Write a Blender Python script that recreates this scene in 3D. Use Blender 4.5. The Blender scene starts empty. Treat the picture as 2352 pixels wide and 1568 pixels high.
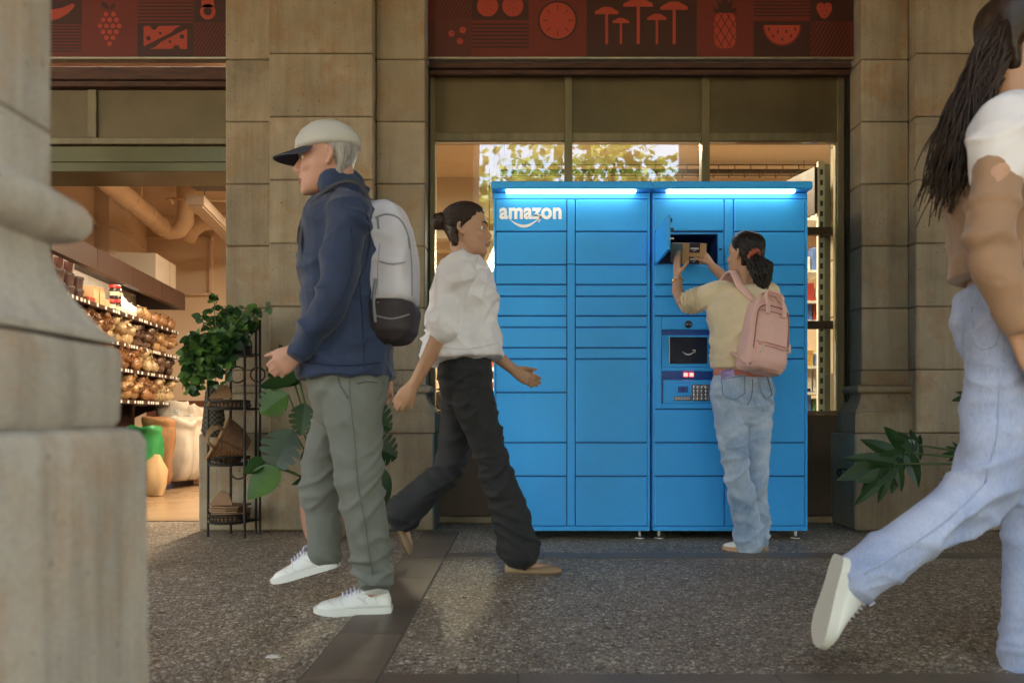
import bpy, bmesh, math, random
from mathutils import Vector, Matrix, noise
from mathutils.bvhtree import BVHTree
random.seed(7)
V = Vector
R = math.radians
SC = bpy.context.scene
COL = SC.collection

# ------------------------------------------------------------------ camera, sky, sun, exposure
CX, HY, F, H = 1200.0, 955.0, 1836.0, 0.667      # principal point, horizon and focal length on a 2352 x 1568 plate; eye height
cd = bpy.data.cameras.new('camera')
cam = bpy.data.objects.new('camera', cd)
COL.objects.link(cam)
cam.location = (0, 0, H)
cam.rotation_euler = (R(90), 0, 0)
cd.sensor_width = 36.0
cd.lens = 36.0 * F / 2352
cd.shift_x = -(CX - 1176) / 2352
cd.shift_y = (HY - 784) / 2352
cd.clip_start = 0.05
cd.clip_end = 2000
cd.dof.use_dof = True
cd.dof.focus_distance = 4.15
cd.dof.aperture_fstop = 3.4
SC.camera = cam

SUN_DIR = V((-0.40, 0.30, 0.80)).normalized()      # towards the sun
w = bpy.data.worlds.new('World')
SC.world = w
w.use_nodes = True
nt = w.node_tree
sky = nt.nodes.new('ShaderNodeTexSky')
sky.sky_type = 'NISHITA'
sky.sun_disc = False
sky.sun_elevation = math.asin(SUN_DIR.z)
sky.sun_rotation = math.atan2(SUN_DIR.x, SUN_DIR.y)
sky.dust_density = 1.6
sky.ozone_density = 0.6
bg = nt.nodes['Background']
bg.inputs[1].default_value = 0.15
nt.links.new(sky.outputs[0], bg.inputs[0])
sd = bpy.data.lights.new('sun', 'SUN')
sd.energy = 4.6
sd.angle = R(0.55)
sd.color = (1.0, 0.93, 0.82)
so = bpy.data.objects.new('sun', sd)
COL.objects.link(so)
so.location = (-8, 3, 20)
so.rotation_euler = SUN_DIR.to_track_quat('Z', 'Y').to_euler()

SC.view_settings.view_transform = 'Standard'
SC.view_settings.look = 'None'
SC.view_settings.gamma = 1.0
SC.view_settings.exposure = 3.6
SC.view_settings.use_white_balance = True          # balanced for open shade
SC.view_settings.white_balance_temperature = 8400
SC.view_settings.white_balance_tint = 12
SC.view_settings.use_curve_mapping = False
SC.render.engine = 'CYCLES'
cy = SC.cycles
cy.use_denoising = True
try:
    cy.denoiser = 'OPENIMAGEDENOISE'
    cy.denoising_input_passes = 'RGB_ALBEDO_NORMAL'
    cy.denoising_prefilter = 'ACCURATE'
except Exception:
    pass
cy.max_bounces = 9
cy.diffuse_bounces = 5
cy.glossy_bounces = 4
cy.transparent_max_bounces = 12
cy.transmission_bounces = 4
cy.caustics_reflective = False
cy.caustics_refractive = False
cy.sample_clamp_indirect = 6.0
cy.use_adaptive_sampling = True
cy.adaptive_threshold = 0.008

# ------------------------------------------------------------------ measuring helpers
def X(px, Y): return (px - CX) / F * Y
def Z(py, Y): return H + (HY - py) / F * Y
def P(px, py, Y): return V((X(px, Y), Y, Z(py, Y)))
def lerp(a, b, t): return a + (b - a) * t

# ------------------------------------------------------------------ object helpers
def tag(o, label=None, cat=None, group=None, kind=None):
    if label: o['label'] = label
    if cat: o['category'] = cat
    if group: o['group'] = group
    if kind: o['kind'] = kind
    return o

ORG = {}
def thing(name, label, cat, loc=(0, 0, 0), group=None):
    o = bpy.data.objects.new(name, None)
    o.empty_display_size = 0.1
    COL.objects.link(o)
    o.location = loc
    ORG[o.name] = V(loc)
    return tag(o, label, cat, group)

def link_mesh(name, me, mat=None, parent=None, org=None):
    o = bpy.data.objects.new(name, me)
    COL.objects.link(o)
    if mat is not None and not me.materials:
        me.materials.append(mat)
    if parent is not None:
        o.parent = parent
        ORG[o.name] = ORG.get(parent.name, V())
    else:
        ORG[o.name] = V(org) if org is not None else V()
        o.location = ORG[o.name]
    return o

def copy_tree(o, parent=None):
    c = o.copy()
    COL.objects.link(c)
    if parent is not None:
        c.parent = parent
    for ch in list(o.children):
        copy_tree(ch, c)
    return c

def frame_from(d, hint=None):
    d = d.normalized()
    h = hint if hint is not None else (V((0, 0, 1)) if abs(d.z) < 0.9 else V((1, 0, 0)))
    u = (h - d * h.dot(d))
    if u.length < 1e-5:
        h = V((1, 0, 0)) if abs(d.x) < 0.9 else V((0, 1, 0))
        u = h - d * h.dot(d)
    u.normalize()
    return u, d.cross(u).normalized()

class MB:
    """collects shapes, then builds ONE mesh object"""
    def __init__(s):
        s.v = []
        s.f = []
    def add(s, vs, fs):
        b = len(s.v)
        s.v += [V(p) for p in vs]
        s.f += [tuple(i + b for i in q) for q in fs]
        return s
    def box(s, x0, x1, y0, y1, z0, z1, b=0.0):
        if x0 > x1: x0, x1 = x1, x0
        if y0 > y1: y0, y1 = y1, y0
        if z0 > z1: z0, z1 = z1, z0
        if b <= 0:
            return s.add([(x0, y0, z0), (x1, y0, z0), (x1, y1, z0), (x0, y1, z0), (x0, y0, z1), (x1, y0, z1), (x1, y1, z1), (x0, y1, z1)],
                         [(0, 3, 2, 1), (4, 5, 6, 7), (0, 1, 5, 4), (1, 2, 6, 5), (2, 3, 7, 6), (3, 0, 4, 7)])
        b = min(b, (x1 - x0) * .45, (y1 - y0) * .45, (z1 - z0) * .45)
        vs = []
        idx = {}
        for i, (sx, x) in enumerate(((1, x0), (-1, x1))):
            for j, (sy, y) in enumerate(((1, y0), (-1, y1))):
                for k, (sz, z) in enumerate(((1, z0), (-1, z1))):
                    idx[i, j, k] = len(vs)
                    vs += [(x, y + sy * b, z + sz * b), (x + sx * b, y, z + sz * b), (x + sx * b, y + sy * b, z)]
        fs = []
        g = lambda i, j, k, a: idx[i, j, k] + a
        for i in (0, 1):
            q = [g(i, 0, 0, 0), g(i, 1, 0, 0), g(i, 1, 1, 0), g(i, 0, 1, 0)]
            fs.append(tuple(q if i else q[::-1]))
            q = [g(0, i, 0, 1), g(1, i, 0, 1), g(1, i, 1, 1), g(0, i, 1, 1)]
            fs.append(tuple(q[::-1] if i else q))
            q = [g(0, 0, i, 2), g(1, 0, i, 2), g(1, 1, i, 2), g(0, 1, i, 2)]
            fs.append(tuple(q if i else q[::-1]))
        for j in (0, 1):
            for k in (0, 1):
                fs.append((g(0, j, k, 1), g(0, j, k, 2), g(1, j, k, 2), g(1, j, k, 1)))
                fs.append((g(j, 0, k, 0), g(j, 0, k, 2), g(j, 1, k, 2), g(j, 1, k, 0)))
                fs.append((g(j, k, 0, 0), g(j, k, 0, 1), g(j, k, 1, 1), g(j, k, 1, 0)))
        for i in (0, 1):
            for j in (0, 1):
                for k in (0, 1):
                    fs.append((g(i, j, k, 0), g(i, j, k, 1), g(i, j, k, 2)))
        return s.add(vs, fs)
    def rings(s, rings, cap0=True, cap1=True, closed=True):
        n = len(rings[0])
        vs = [p for r in rings for p in r]
        fs = []
        for i in range(len(rings) - 1):
            for j in range(n if closed else n - 1):
                k = (j + 1) % n
                fs.append((i * n + j, i * n + k, (i + 1) * n + k, (i + 1) * n + j))
        if cap0: fs.append(tuple(range(n - 1, -1, -1)))
        if cap1: fs.append(tuple(range((len(rings) - 1) * n, len(rings) * n)))
        return s.add(vs, fs)
    def tube(s, pts, rad, n=10, hint=None, caps=True, flat=1.0, round_caps=False):
        pts = [V(p) for p in pts]
        if not isinstance(rad, (list, tuple)): rad = [rad] * len(pts)
        rad = list(rad)
        if round_caps:
            d0 = (pts[0] - pts[1]).normalized(); d1 = (pts[-1] - pts[-2]).normalized()
            a, b = rad[0], rad[-1]
            pre = [(pts[0] + d0 * a * .95, a * .25), (pts[0] + d0 * a * .8, a * .6), (pts[0] + d0 * a * .45, a * .89)]
            post = [(pts[-1] + d1 * b * .45, b * .89), (pts[-1] + d1 * b * .8, b * .6), (pts[-1] + d1 * b * .95, b * .25)]
            pts = [p for p, _ in pre] + pts + [p for p, _ in post]
            rad = [r for _, r in pre] + rad + [r for _, r in post]
        rs = []
        u = None
        for i, p in enumerate(pts):
            d = pts[min(i + 1, len(pts) - 1)] - pts[max(i - 1, 0)]
            if u is None: u, w_ = frame_from(d, hint)
            else: u, w_ = frame_from(d, u)
            rs.append([p + (u * math.cos(2 * math.pi * k / n) + w_ * (flat * math.sin(2 * math.pi * k / n))) * rad[i] for k in range(n)])
        return s.rings(rs, caps, caps)
    def loft(s, secs, n=20, e=2.0, caps=True):
        """secs: (centre, half vector u, half vector v); superellipse of exponent e"""
        rs = []
        for c, u, v_ in secs:
            ring = []
            for k in range(n):
                a = 2 * math.pi * k / n
                ca, sa = math.cos(a), math.sin(a)
                ring.append(V(c) + V(u) * (math.copysign(abs(ca) ** (2 / e), ca)) + V(v_) * (math.copysign(abs(sa) ** (2 / e), sa)))
            rs.append(ring)
        return s.rings(rs, caps, caps)
    def ball(s, c, rx, ry=None, rz=None, n=12, m=7, rot=None):
        ry = rx if ry is None else ry
        rz = rx if rz is None else rz
        rs = []
        for i in range(m):
            t = -math.pi / 2 + math.pi * (i + .3) / (m - .4)
            ring = []
            for k in range(n):
                a = 2 * math.pi * k / n
                p = V((rx * math.cos(t) * math.cos(a), ry * math.cos(t) * math.sin(a), rz * math.sin(t)))
                if rot is not None: p = rot @ p
                ring.append(V(c) + p)
            rs.append(ring)
        return s.rings(rs)
    def lathe(s, c, prof, n=24, cap0=True, cap1=True):
        return s.rings([[V(c) + V((r * math.cos(2 * math.pi * k / n), r * math.sin(2 * math.pi * k / n), z)) for k in range(n)] for r, z in prof], cap0, cap1)
    def prism(s, poly, o, u, v_, d):
        """poly in (u, v) coordinates at origin o, extruded along d"""
        o, u, v_, d = V(o), V(u), V(v_), V(d)
        a = [o + u * p[0] + v_ * p[1] for p in poly]
        return s.rings([a, [p + d for p in a]])
    def move(s, M):
        s.v = [M @ p for p in s.v]
        return s
    def build(s, name, mat, parent=None, org=None, smooth=False, kind=None, angle=None):
        me = bpy.data.meshes.new(name)
        o0 = ORG.get(parent.name, V()) if parent is not None else (V(org) if org is not None else V())
        me.from_pydata([tuple(p - o0) for p in s.v], [], s.f)
        if smooth or angle:
            me.polygons.foreach_set('use_smooth', [True] * len(me.polygons))
        bm = bmesh.new(); bm.from_mesh(me)
        bmesh.ops.recalc_face_normals(bm, faces=bm.faces)
        if angle:
            for e in bm.edges:
                if len(e.link_faces) == 2 and e.calc_face_angle(0) > R(angle): e.smooth = False
        bm.to_mesh(me); bm.free()
        o = link_mesh(name, me, mat, parent, org)
        if kind: o['kind'] = kind
        return o

def rect_rings(mb, x0, x1, y0, y1, prof, step=0.0, jit=0.0, seed=0.0):
    """square moulding: prof is a list of (offset outwards, z); optional uneven surface"""
    rs = []
    for off, z in prof:
        a0, a1, b0, b1 = x0 - off, x1 + off, y0 - off, y1 + off
        cs = [V((a0, b0, z)), V((a1, b0, z)), V((a1, b1, z)), V((a0, b1, z))]
        ring = []
        for i in range(4):
            p, q = cs[i], cs[(i + 1) % 4]
            m = max(1, int(round((x1 - x0 if i % 2 == 0 else y1 - y0) / step))) if step > 0 else 1
            for k in range(m):
                t = p.lerp(q, k / m)
                if jit:
                    t = t + noise.noise_vector(t * 9 + V((seed, 0, 0))) * jit + noise.noise_vector(t * 31 + V((seed, 3, 0))) * jit * .5
                ring.append(t)
        rs.append(ring)
    mb.rings(rs)
    return mb

def remesh(mb, voxel, smooth=4, fac=0.5):
    """one continuous surface grown over the overlapping closed shapes of mb"""
    me = bpy.data.meshes.new('tmp')
    me.from_pydata([tuple(p) for p in mb.v], [], mb.f)
    bm = bmesh.new(); bm.from_mesh(me)
    bmesh.ops.recalc_face_normals(bm, faces=bm.faces)
    bm.to_mesh(me); bm.free()
    ob = bpy.data.objects.new('tmp', me)
    COL.objects.link(ob)
    m = ob.modifiers.new('r', 'REMESH'); m.mode = 'VOXEL'; m.voxel_size = voxel; m.use_smooth_shade = True
    if smooth:
        m = ob.modifiers.new('s', 'SMOOTH'); m.iterations = smooth; m.factor = fac
    dg = bpy.context.evaluated_depsgraph_get()
    out = bpy.data.meshes.new_from_object(ob.evaluated_get(dg))
    bpy.data.objects.remove(ob); bpy.data.meshes.remove(me)
    return out

def displace(me, fn):
    """fn(co, normal) -> distance along the normal"""
    ns = [v.normal.copy() for v in me.vertices]
    for v, nrm in zip(me.vertices, ns):
        d = fn(v.co, nrm)
        if d: v.co = v.co + nrm * d
    me.update()

def put(name, me, mat, parent=None, org=None):
    o0 = ORG.get(parent.name, V()) if parent is not None else (V(org) if org is not None else V())
    if o0.length > 0: me.transform(Matrix.Translation(-o0))
    me.polygons.foreach_set('use_smooth', [True] * len(me.polygons))
    me.name = name
    return link_mesh(name, me, mat, parent, org)

def text_shape(txt, bold=0.0, depth=0.004):
    """built-in lettering as (verts, faces) in the xz plane, facing -y, scaled to width 1 from x=0, baseline z=0"""
    cu = bpy.data.curves.new('t', 'FONT')
    cu.body = txt
    cu.offset = bold
    cu.extrude = 0.0
    cu.resolution_u = 4
    cu.space_character = 1.0 + bold * 1.2
    ob = bpy.data.objects.new('t', cu)
    COL.objects.link(ob)
    dg = bpy.context.evaluated_depsgraph_get()
    me = bpy.data.meshes.new_from_object(ob.evaluated_get(dg))
    vs = [v.co.copy() for v in me.vertices]
    fs = [tuple(p.vertices) for p in me.polygons]
    bpy.data.objects.remove(ob)
    bpy.data.meshes.remove(me)
    x0 = min(v.x for v in vs); x1 = max(v.x for v in vs)
    k = 1.0 / (x1 - x0)
    return [V(((v.x - x0) * k, 0, v.y * k)) for v in vs], fs
# ------------------------------------------------------------------ materials
def _n(nt, typ, **kw):
    n = nt.nodes.new(typ)
    for k, v in kw.items(): setattr(n, k, v)
    return n
def new_mat(name):
    m = bpy.data.materials.new(name); m.use_nodes = True
    nt = m.node_tree
    return m, nt, nt.nodes['Principled BSDF'], lambda a, b: nt.links.new(a, b)
def setin(b, **kw):
    names = {'rough': 'Roughness', 'metal': 'Metallic', 'spec': 'Specular IOR Level', 'coat': 'Coat Weight', 'sheen': 'Sheen Weight', 'sss': 'Subsurface Weight', 'trans': 'Transmission Weight'}
    for k, v in kw.items(): b.inputs[names[k]].default_value = v
def coords(nt, L, scale=(1, 1, 1), rnd=True):
    tc = _n(nt, 'ShaderNodeTexCoord'); mp = _n(nt, 'ShaderNodeMapping')
    mp.inputs['Scale'].default_value = scale
    if rnd:
        oi = _n(nt, 'ShaderNodeObjectInfo'); mu = _n(nt, 'ShaderNodeVectorMath', operation='SCALE')
        cmb = _n(nt, 'ShaderNodeCombineXYZ'); mm = _n(nt, 'ShaderNodeMath', operation='MULTIPLY'); mm.inputs[1].default_value = 37.0
        L(oi.outputs['Random'], mm.inputs[0])
        for i in range(3): L(mm.outputs[0], cmb.inputs[i])
        ad = _n(nt, 'ShaderNodeVectorMath', operation='ADD')
        L(tc.outputs['Object'], ad.inputs[0]); L(cmb.outputs[0], ad.inputs[1])
        L(ad.outputs[0], mp.inputs['Vector'])
    else:
        L(tc.outputs['Object'], mp.inputs['Vector'])
    return mp.outputs[0]
def noise_n(nt, L, vec, scale, detail=4, rough=.6, dist=0.0):
    n = _n(nt, 'ShaderNodeTexNoise')
    n.inputs['Scale'].default_value = scale; n.inputs['Detail'].default_value = detail
    n.inputs['Roughness'].default_value = rough; n.inputs['Distortion'].default_value = dist
    L(vec, n.inputs['Vector'])
    return n.outputs['Fac']
def ramp(nt, L, fac, stops):
    r = _n(nt, 'ShaderNodeValToRGB')
    el = r.color_ramp.elements
    while len(el) > 1: el.remove(el[-1])
    el[0].position = stops[0][0]; c = stops[0][1]; el[0].color = (*c, 1) if len(c) == 3 else c
    for p, c in stops[1:]:
        e = el.new(p); e.color = (*c, 1) if len(c) == 3 else c
    L(fac, r.inputs[0])
    return r.outputs[0]
def mixc(nt, L, fac, a, b, mode='MIX'):
    m = _n(nt, 'ShaderNodeMix', data_type='RGBA', blend_type=mode)
    for sock, val in ((m.inputs[0], fac), (m.inputs[6], a), (m.inputs[7], b)):
        if isinstance(val, (int, float)): sock.default_value = val
        elif isinstance(val, tuple): sock.default_value = (*val, 1) if len(val) == 3 else val
        else: L(val, sock)
    return m.outputs[2]
def bump_n(nt, L, b, h, strength=.3, dist=.01):
    bu = _n(nt, 'ShaderNodeBump')
    bu.inputs['Strength'].default_value = strength; bu.inputs['Distance'].default_value = dist
    L(h, bu.inputs['Height']); L(bu.outputs[0], b.inputs['Normal'])
def mulv(c, k): return tuple(min(1.0, x * k) for x in c)

MATS = {}
def mat(name, col, rough=.6, metal=0.0, var=.18, scale=6.0, stretch=(1, 1, 1), bump=.12, bscale=60.0, bdist=.004, spec=.5, coat=0.0, sheen=0.0, sss=0.0, rvar=.12, objvar=0.0, emit=None, estr=0.0):
    if name in MATS: return MATS[name]
    m, nt, b, L = new_mat(name)
    v = coords(nt, L, stretch)
    f = noise_n(nt, L, v, scale, 5, .62)
    c = ramp(nt, L, f, [(.25, mulv(col, 1 - var)), (.5, col), (.78, mulv(col, 1 + var))])
    if objvar:
        oi = _n(nt, 'ShaderNodeObjectInfo')
        c = mixc(nt, L, 1.0, c, ramp(nt, L, oi.outputs['Random'], [(0, (1 - objvar,) * 3), (1, (1 + 0 * objvar,) * 3)]), 'MULTIPLY')
    L(c, b.inputs['Base Color'])
    rr = _n(nt, 'ShaderNodeMapRange'); rr.inputs[3].default_value = max(0.02, rough - rvar); rr.inputs[4].default_value = min(1, rough + rvar)
    L(f, rr.inputs[0]); L(rr.outputs[0], b.inputs['Roughness'])
    setin(b, metal=metal, spec=spec, coat=coat, sheen=sheen, sss=sss)
    if sss: b.inputs['Subsurface Radius'].default_value = (.012, .005, .003)
    if bump: bump_n(nt, L, b, noise_n(nt, L, v, bscale, 3, .6), bump, bdist)
    if emit:
        b.inputs['Emission Color'].default_value = (*emit, 1); b.inputs['Emission Strength'].default_value = estr
    MATS[name] = m
    return m

def stone_mat(name, base, streak=.55, dark=(.055, .04, .025), objvar=.16):
    m, nt, b, L = new_mat(name)
    v = coords(nt, L, (1, 1, 1), False)
    vr = coords(nt, L, (1, 1, 1), True)
    big = noise_n(nt, L, vr, 2.3, 6, .62, .3)
    c = ramp(nt, L, big, [(.22, mulv(base, .42)), (.4, mulv(base, .82)), (.56, base), (.78, mulv(base, 1.32))])
    # rusty patches
    pat = noise_n(nt, L, vr, 4.1, 4, .7)
    c = mixc(nt, L, ramp(nt, L, pat, [(.5, (0, 0, 0)), (.70, (.7, .7, .7))]), c, (base[0] * .9, base[1] * .62, base[2] * .4))
    # rain streaks
    vs = coords(nt, L, (11, 11, .8), False)
    st = noise_n(nt, L, vs, 1.6, 5, .65)
    c = mixc(nt, L, ramp(nt, L, st, [(.46, (0, 0, 0)), (.75, (streak,) * 3)]), c, dark)
    vs2 = coords(nt, L, (16, 16, .9), True)
    st2 = noise_n(nt, L, vs2, 1.5, 4, .6)
    c = mixc(nt, L, ramp(nt, L, st2, [(.6, (0, 0, 0)), (.78, (streak * .6,) * 3)]), c, mulv(base, 1.55))
    # pits and specks
    sp = noise_n(nt, L, v, 55, 2, .5)
    c = mixc(nt, L, ramp(nt, L, sp, [(.70, (0, 0, 0)), (.77, (.7,) * 3)]), c, dark)
    g = noise_n(nt, L, v, 190, 3, .7)
    c = mixc(nt, L, .34, c, ramp(nt, L, g, [(.3, (.3, .3, .3)), (.7, (1.0, 1.0, 1.0))]), 'MULTIPLY')
    oi = _n(nt, 'ShaderNodeObjectInfo')
    c = mixc(nt, L, 1.0, c, ramp(nt, L, oi.outputs['Random'], [(0, (1 - objvar, 1 - objvar * 1.05, 1 - objvar * 1.2)), (1, (1, 1, 1))]), 'MULTIPLY')
    L(c, b.inputs['Base Color'])
    setin(b, rough=.72, spec=.35)
    h = _n(nt, 'ShaderNodeMath', operation='ADD')
    L(noise_n(nt, L, v, 28, 6, .7), h.inputs[0]); 
    s2 = _n(nt, 'ShaderNodeMath', operation='MULTIPLY'); s2.inputs[1].default_value = 1.2
    L(big, s2.inputs[0]); L(s2.outputs[0], h.inputs[1])
    bump_n(nt, L, b, h.outputs[0], .35, .006)
    MATS[name] = m
    return m

def aggregate_mat():
    m, nt, b, L = new_mat('exposed_aggregate')
    v = coords(nt, L, (1, 1, 1), False)
    def vor(scale, feat):
        n = _n(nt, 'ShaderNodeTexVoronoi', feature=feat)
        n.inputs['Scale'].default_value = scale; n.inputs['Randomness'].default_value = 1
        L(v, n.inputs['Vector'])
        return n
    a = vor(80, 'F1'); ae = vor(80, 'DISTANCE_TO_EDGE')
    s = vor(170, 'F1')
    sep = _n(nt, 'ShaderNodeSeparateColor'); L(a.outputs['Color'], sep.inputs[0])
    peb = ramp(nt, L, sep.outputs[0], [(0, (.04, .026, .016)), (.10, (.2, .135, .09)), (.3, (.47, .355, .25)), (.58, (.62, .495, .365)), (.82, (.78, .68, .55)), (1, (.9, .85, .76))])
    sep2 = _n(nt, 'ShaderNodeSeparateColor'); L(s.outputs['Color'], sep2.inputs[0])
    fine = ramp(nt, L, sep2.outputs[1], [(0, (.12, .08, .052)), (.6, (.40, .305, .22)), (1, (.74, .65, .54))])
    gap = ramp(nt, L, ae.outputs['Distance'], [(.04, (1, 1, 1)), (.16, (0, 0, 0))])
    sel = ramp(nt, L, sep.outputs[2], [(.4, (1, 1, 1)), (.45, (0, 0, 0))])
    c = mixc(nt, L, sel, peb, fine)
    c = mixc(nt, L, gap, c, (.17, .125, .085))
    wear = noise_n(nt, L, v, .85, 5, .65, .4)
    c = mixc(nt, L, ramp(nt, L, wear, [(.3, (.55, .53, .5)), (.5, (.9, .9, .9)), (.68, (1.25, 1.22, 1.18))]), (0, 0, 0), c) if False else mixc(nt, L, 1.0, c, ramp(nt, L, wear, [(.28, (.66, .61, .56)), (.5, (.92, .9, .88)), (.66, (1, 1, 1))]), 'MULTIPLY')
    sc = noise_n(nt, L, v, 9, 6, .72)
    c = mixc(nt, L, ramp(nt, L, sc, [(.56, (0, 0, 0)), (.74, (.5,) * 3)]), c, (.68, .61, .53))
    # trodden grime and spots
    gr = noise_n(nt, L, v, 3.6, 4, .7, .6)
    c = mixc(nt, L, ramp(nt, L, gr, [(.56, (0, 0, 0)), (.72, (.5,) * 3)]), c, (.07, .05, .035))
    L(c, b.inputs['Base Color'])
    L(ramp(nt, L, sc, [(.3, (.42,) * 3), (.7, (.68,) * 3)]), b.inputs['Roughness'])
    setin(b, spec=.5)
    bump_n(nt, L, b, ramp(nt, L, ae.outputs['Distance'], [(0, (0, 0, 0)), (.3, (1, 1, 1))]), .55, .004)
    return m

def glass_mat(name, tint=(.93, .97, .94), boost=1.6):
    """thin pane: lets light straight through, mirrors by Fresnel"""
    m, nt, b, L = new_mat(name)
    out = nt.nodes['Material Output']
    nt.nodes.remove(b)
    t = _n(nt, 'ShaderNodeBsdfTransparent'); t.inputs[0].default_value = (*tint, 1)
    g = _n(nt, 'ShaderNodeBsdfGlossy'); g.inputs['Roughness'].default_value = 0.012
    fr = _n(nt, 'ShaderNodeFresnel'); fr.inputs['IOR'].default_value = boost
    v = coords(nt, L, (1, 1, 1), False)
    bu = _n(nt, 'ShaderNodeBump'); bu.inputs['Strength'].default_value = .04; bu.inputs['Distance'].default_value = .02
    L(noise_n(nt, L, v, 2.5, 1, .4), bu.inputs['Height']); L(bu.outputs[0], g.inputs['Normal'])
    mx = _n(nt, 'ShaderNodeMixShader')
    L(fr.outputs[0], mx.inputs[0]); L(t.outputs[0], mx.inputs[1]); L(g.outputs[0], mx.inputs[2]); L(mx.outputs[0], out.inputs[0])
    return m

def leaf_mat(name, a, b_, trans=.35, rough=.38, scale=3.0):
    m, nt, b, L = new_mat(name)
    out = nt.nodes['Material Output']
    v = coords(nt, L, (1, 1, 1), True)
    f = noise_n(nt, L, v, scale, 3, .6)
    c = ramp(nt, L, f, [(.3, a), (.7, b_)])
    L(c, b.inputs['Base Color']); setin(b, rough=rough, spec=.45)
    tr = _n(nt, 'ShaderNodeBsdfTranslucent'); L(c, tr.inputs[0])
    mx = _n(nt, 'ShaderNodeMixShader'); mx.inputs[0].default_value = trans
    L(b.outputs[0], mx.inputs[1]); L(tr.outputs[0], mx.inputs[2]); L(mx.outputs[0], out.inputs[0])
    return m

def glow_mat(name, col, strength):
    m, nt, b, L = new_mat(name)
    b.inputs['Base Color'].default_value = (.8, .8, .8, 1)
    b.inputs['Emission Color'].default_value = (*col, 1); b.inputs['Emission Strength'].default_value = strength
    return m

def denim_mat(name, dark, light):
    m, nt, b, L = new_mat(name)
    v = coords(nt, L, (1, 1, 1), False)
    fade = noise_n(nt, L, v, 5.5, 4, .6, .4)
    c = ramp(nt, L, fade, [(.3, dark), (.52, tuple(lerp(x, y, .55) for x, y in zip(dark, light))), (.7, light)])
    vs = coords(nt, L, (260, 260, 60), False)
    w_ = noise_n(nt, L, vs, 1.0, 2, .5)
    c = mixc(nt, L, .5, c, ramp(nt, L, w_, [(.3, (.62, .66, .72)), (.7, (1, 1, 1))]), 'MULTIPLY')
    L(c, b.inputs['Base Color']); setin(b, rough=.85, spec=.2, sheen=.15)
    bump_n(nt, L, b, noise_n(nt, L, v, 220, 2, .5), .25, .002)
    return m

def weave_mat(name, col, scale=90.0):
    m, nt, b, L = new_mat(name)
    v = coords(nt, L, (1, 1, 1), False)
    wv = _n(nt, 'ShaderNodeTexWave'); wv.inputs['Scale'].default_value = scale; wv.inputs['Distortion'].default_value = 1.2; wv.inputs['Detail'].default_value = 2
    L(v, wv.inputs['Vector'])
    f = noise_n(nt, L, v, 9, 3, .6)
    c = mixc(nt, L, wv.outputs['Fac'], mulv(col, .62), ramp(nt, L, f, [(.3, mulv(col, .85)), (.7, mulv(col, 1.15))]))
    L(c, b.inputs['Base Color']); setin(b, rough=.9, spec=.2, sheen=.25)
    bump_n(nt, L, b, wv.outputs['Fac'], .35, .003)
    return m

def hair_mat(name, col):
    m, nt, b, L = new_mat(name)
    v = coords(nt, L, (140, 140, 12), False)
    f = noise_n(nt, L, v, 1.0, 3, .6)
    L(ramp(nt, L, f, [(.3, mulv(col, .5)), (.7, mulv(col, 1.7))]), b.inputs['Base Color'])
    setin(b, rough=.42, spec=.35)
    bump_n(nt, L, b, f, .4, .002)
    return m

STONE = stone_mat('limestone', (.41, .322, .228), streak=.3)
STONE_NEAR = stone_mat('limestone_pier', (.47, .415, .345), streak=.42, objvar=.05)
STONE_WALL = stone_mat('limestone_plain', (.40, .30, .19), streak=.2)
MORTAR = mat('mortar', (.09, .065, .042), .9, var=.3, scale=20)
AGG = aggregate_mat()
GRANITE = mat('dark_granite', (.19, .138, .10), .5, var=.35, scale=5, bump=.2, bscale=120, bdist=.002, objvar=.22)
GROUT = mat('grout', (.16, .125, .09), .9, var=.3, scale=30)
ASPHALT = mat('asphalt', (.055, .052, .05), .85, var=.3, scale=3, bump=.4, bscale=90)
PAVE = mat('street_paving', (.42, .35, .26), .8, var=.22, scale=2.5, bump=.2, bscale=40)
KERB = mat('kerb_granite', (.3, .29, .28), .75, var=.2, scale=20)
PLASTER = mat('arcade_plaster', (.17, .125, .085), .85, var=.2, scale=1.5, bump=.2, bscale=25)
BRONZE = mat('bronze_panel', (.14, .10, .052), .45, metal=.55, var=.35, scale=1.6, stretch=(1, 1, 1), bump=.06, bscale=30, rvar=.14)
BRONZE_FRAME = mat('bronze_frame', (.19, .145, .082), .42, metal=.5, var=.25, scale=4, stretch=(4, 4, .7), bump=.08, bscale=80)
BRONZE_FASCIA = mat('green_bronze_fascia', (.115, .098, .045), .34, metal=.5, var=.35, scale=1.8, bump=.05, bscale=20)
RUST = mat('rusty_iron', (.075, .03, .018), .6, metal=.3, var=.6, scale=9, stretch=(.6, 1, 4), bump=.5, bscale=45, bdist=.006)
IRON_DARK = mat('dark_iron', (.03, .026, .022), .5, metal=.7, var=.4, scale=30, bump=.2, bscale=120)
BROWN_PANEL = mat('brown_sheet_metal', (.085, .05, .03), .45, metal=.25, var=.3, scale=2.2, bump=.08, bscale=40)
ALU_EDGE = mat('aluminium_edge', (.62, .55, .42), .35, metal=.9, var=.15, scale=20)
SIGN_A = mat('sign_maroon', (.135, .016, .010), .5, var=.1, scale=3, bump=.02)
SIGN_B = mat('sign_dark', (.045, .010, .006), .5, var=.1, scale=3, bump=.02)
SIGN_C = mat('sign_red', (.36, .045, .026), .5, var=.08, scale=3, bump=.02)
SIGN_D = mat('sign_mid', (.085, .014, .009), .5, var=.1, scale=3, bump=.02)
GLASS = glass_mat('window_glass', boost=1.95)
IN_WALL = mat('shop_wall_peach', (.62, .49, .375), .8, var=.08, scale=1.2, bump=.08, bscale=30)
IN_CEIL = mat('shop_ceiling_peach', (.62, .50, .39), .85, var=.06, scale=1.2, bump=.05)
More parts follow.
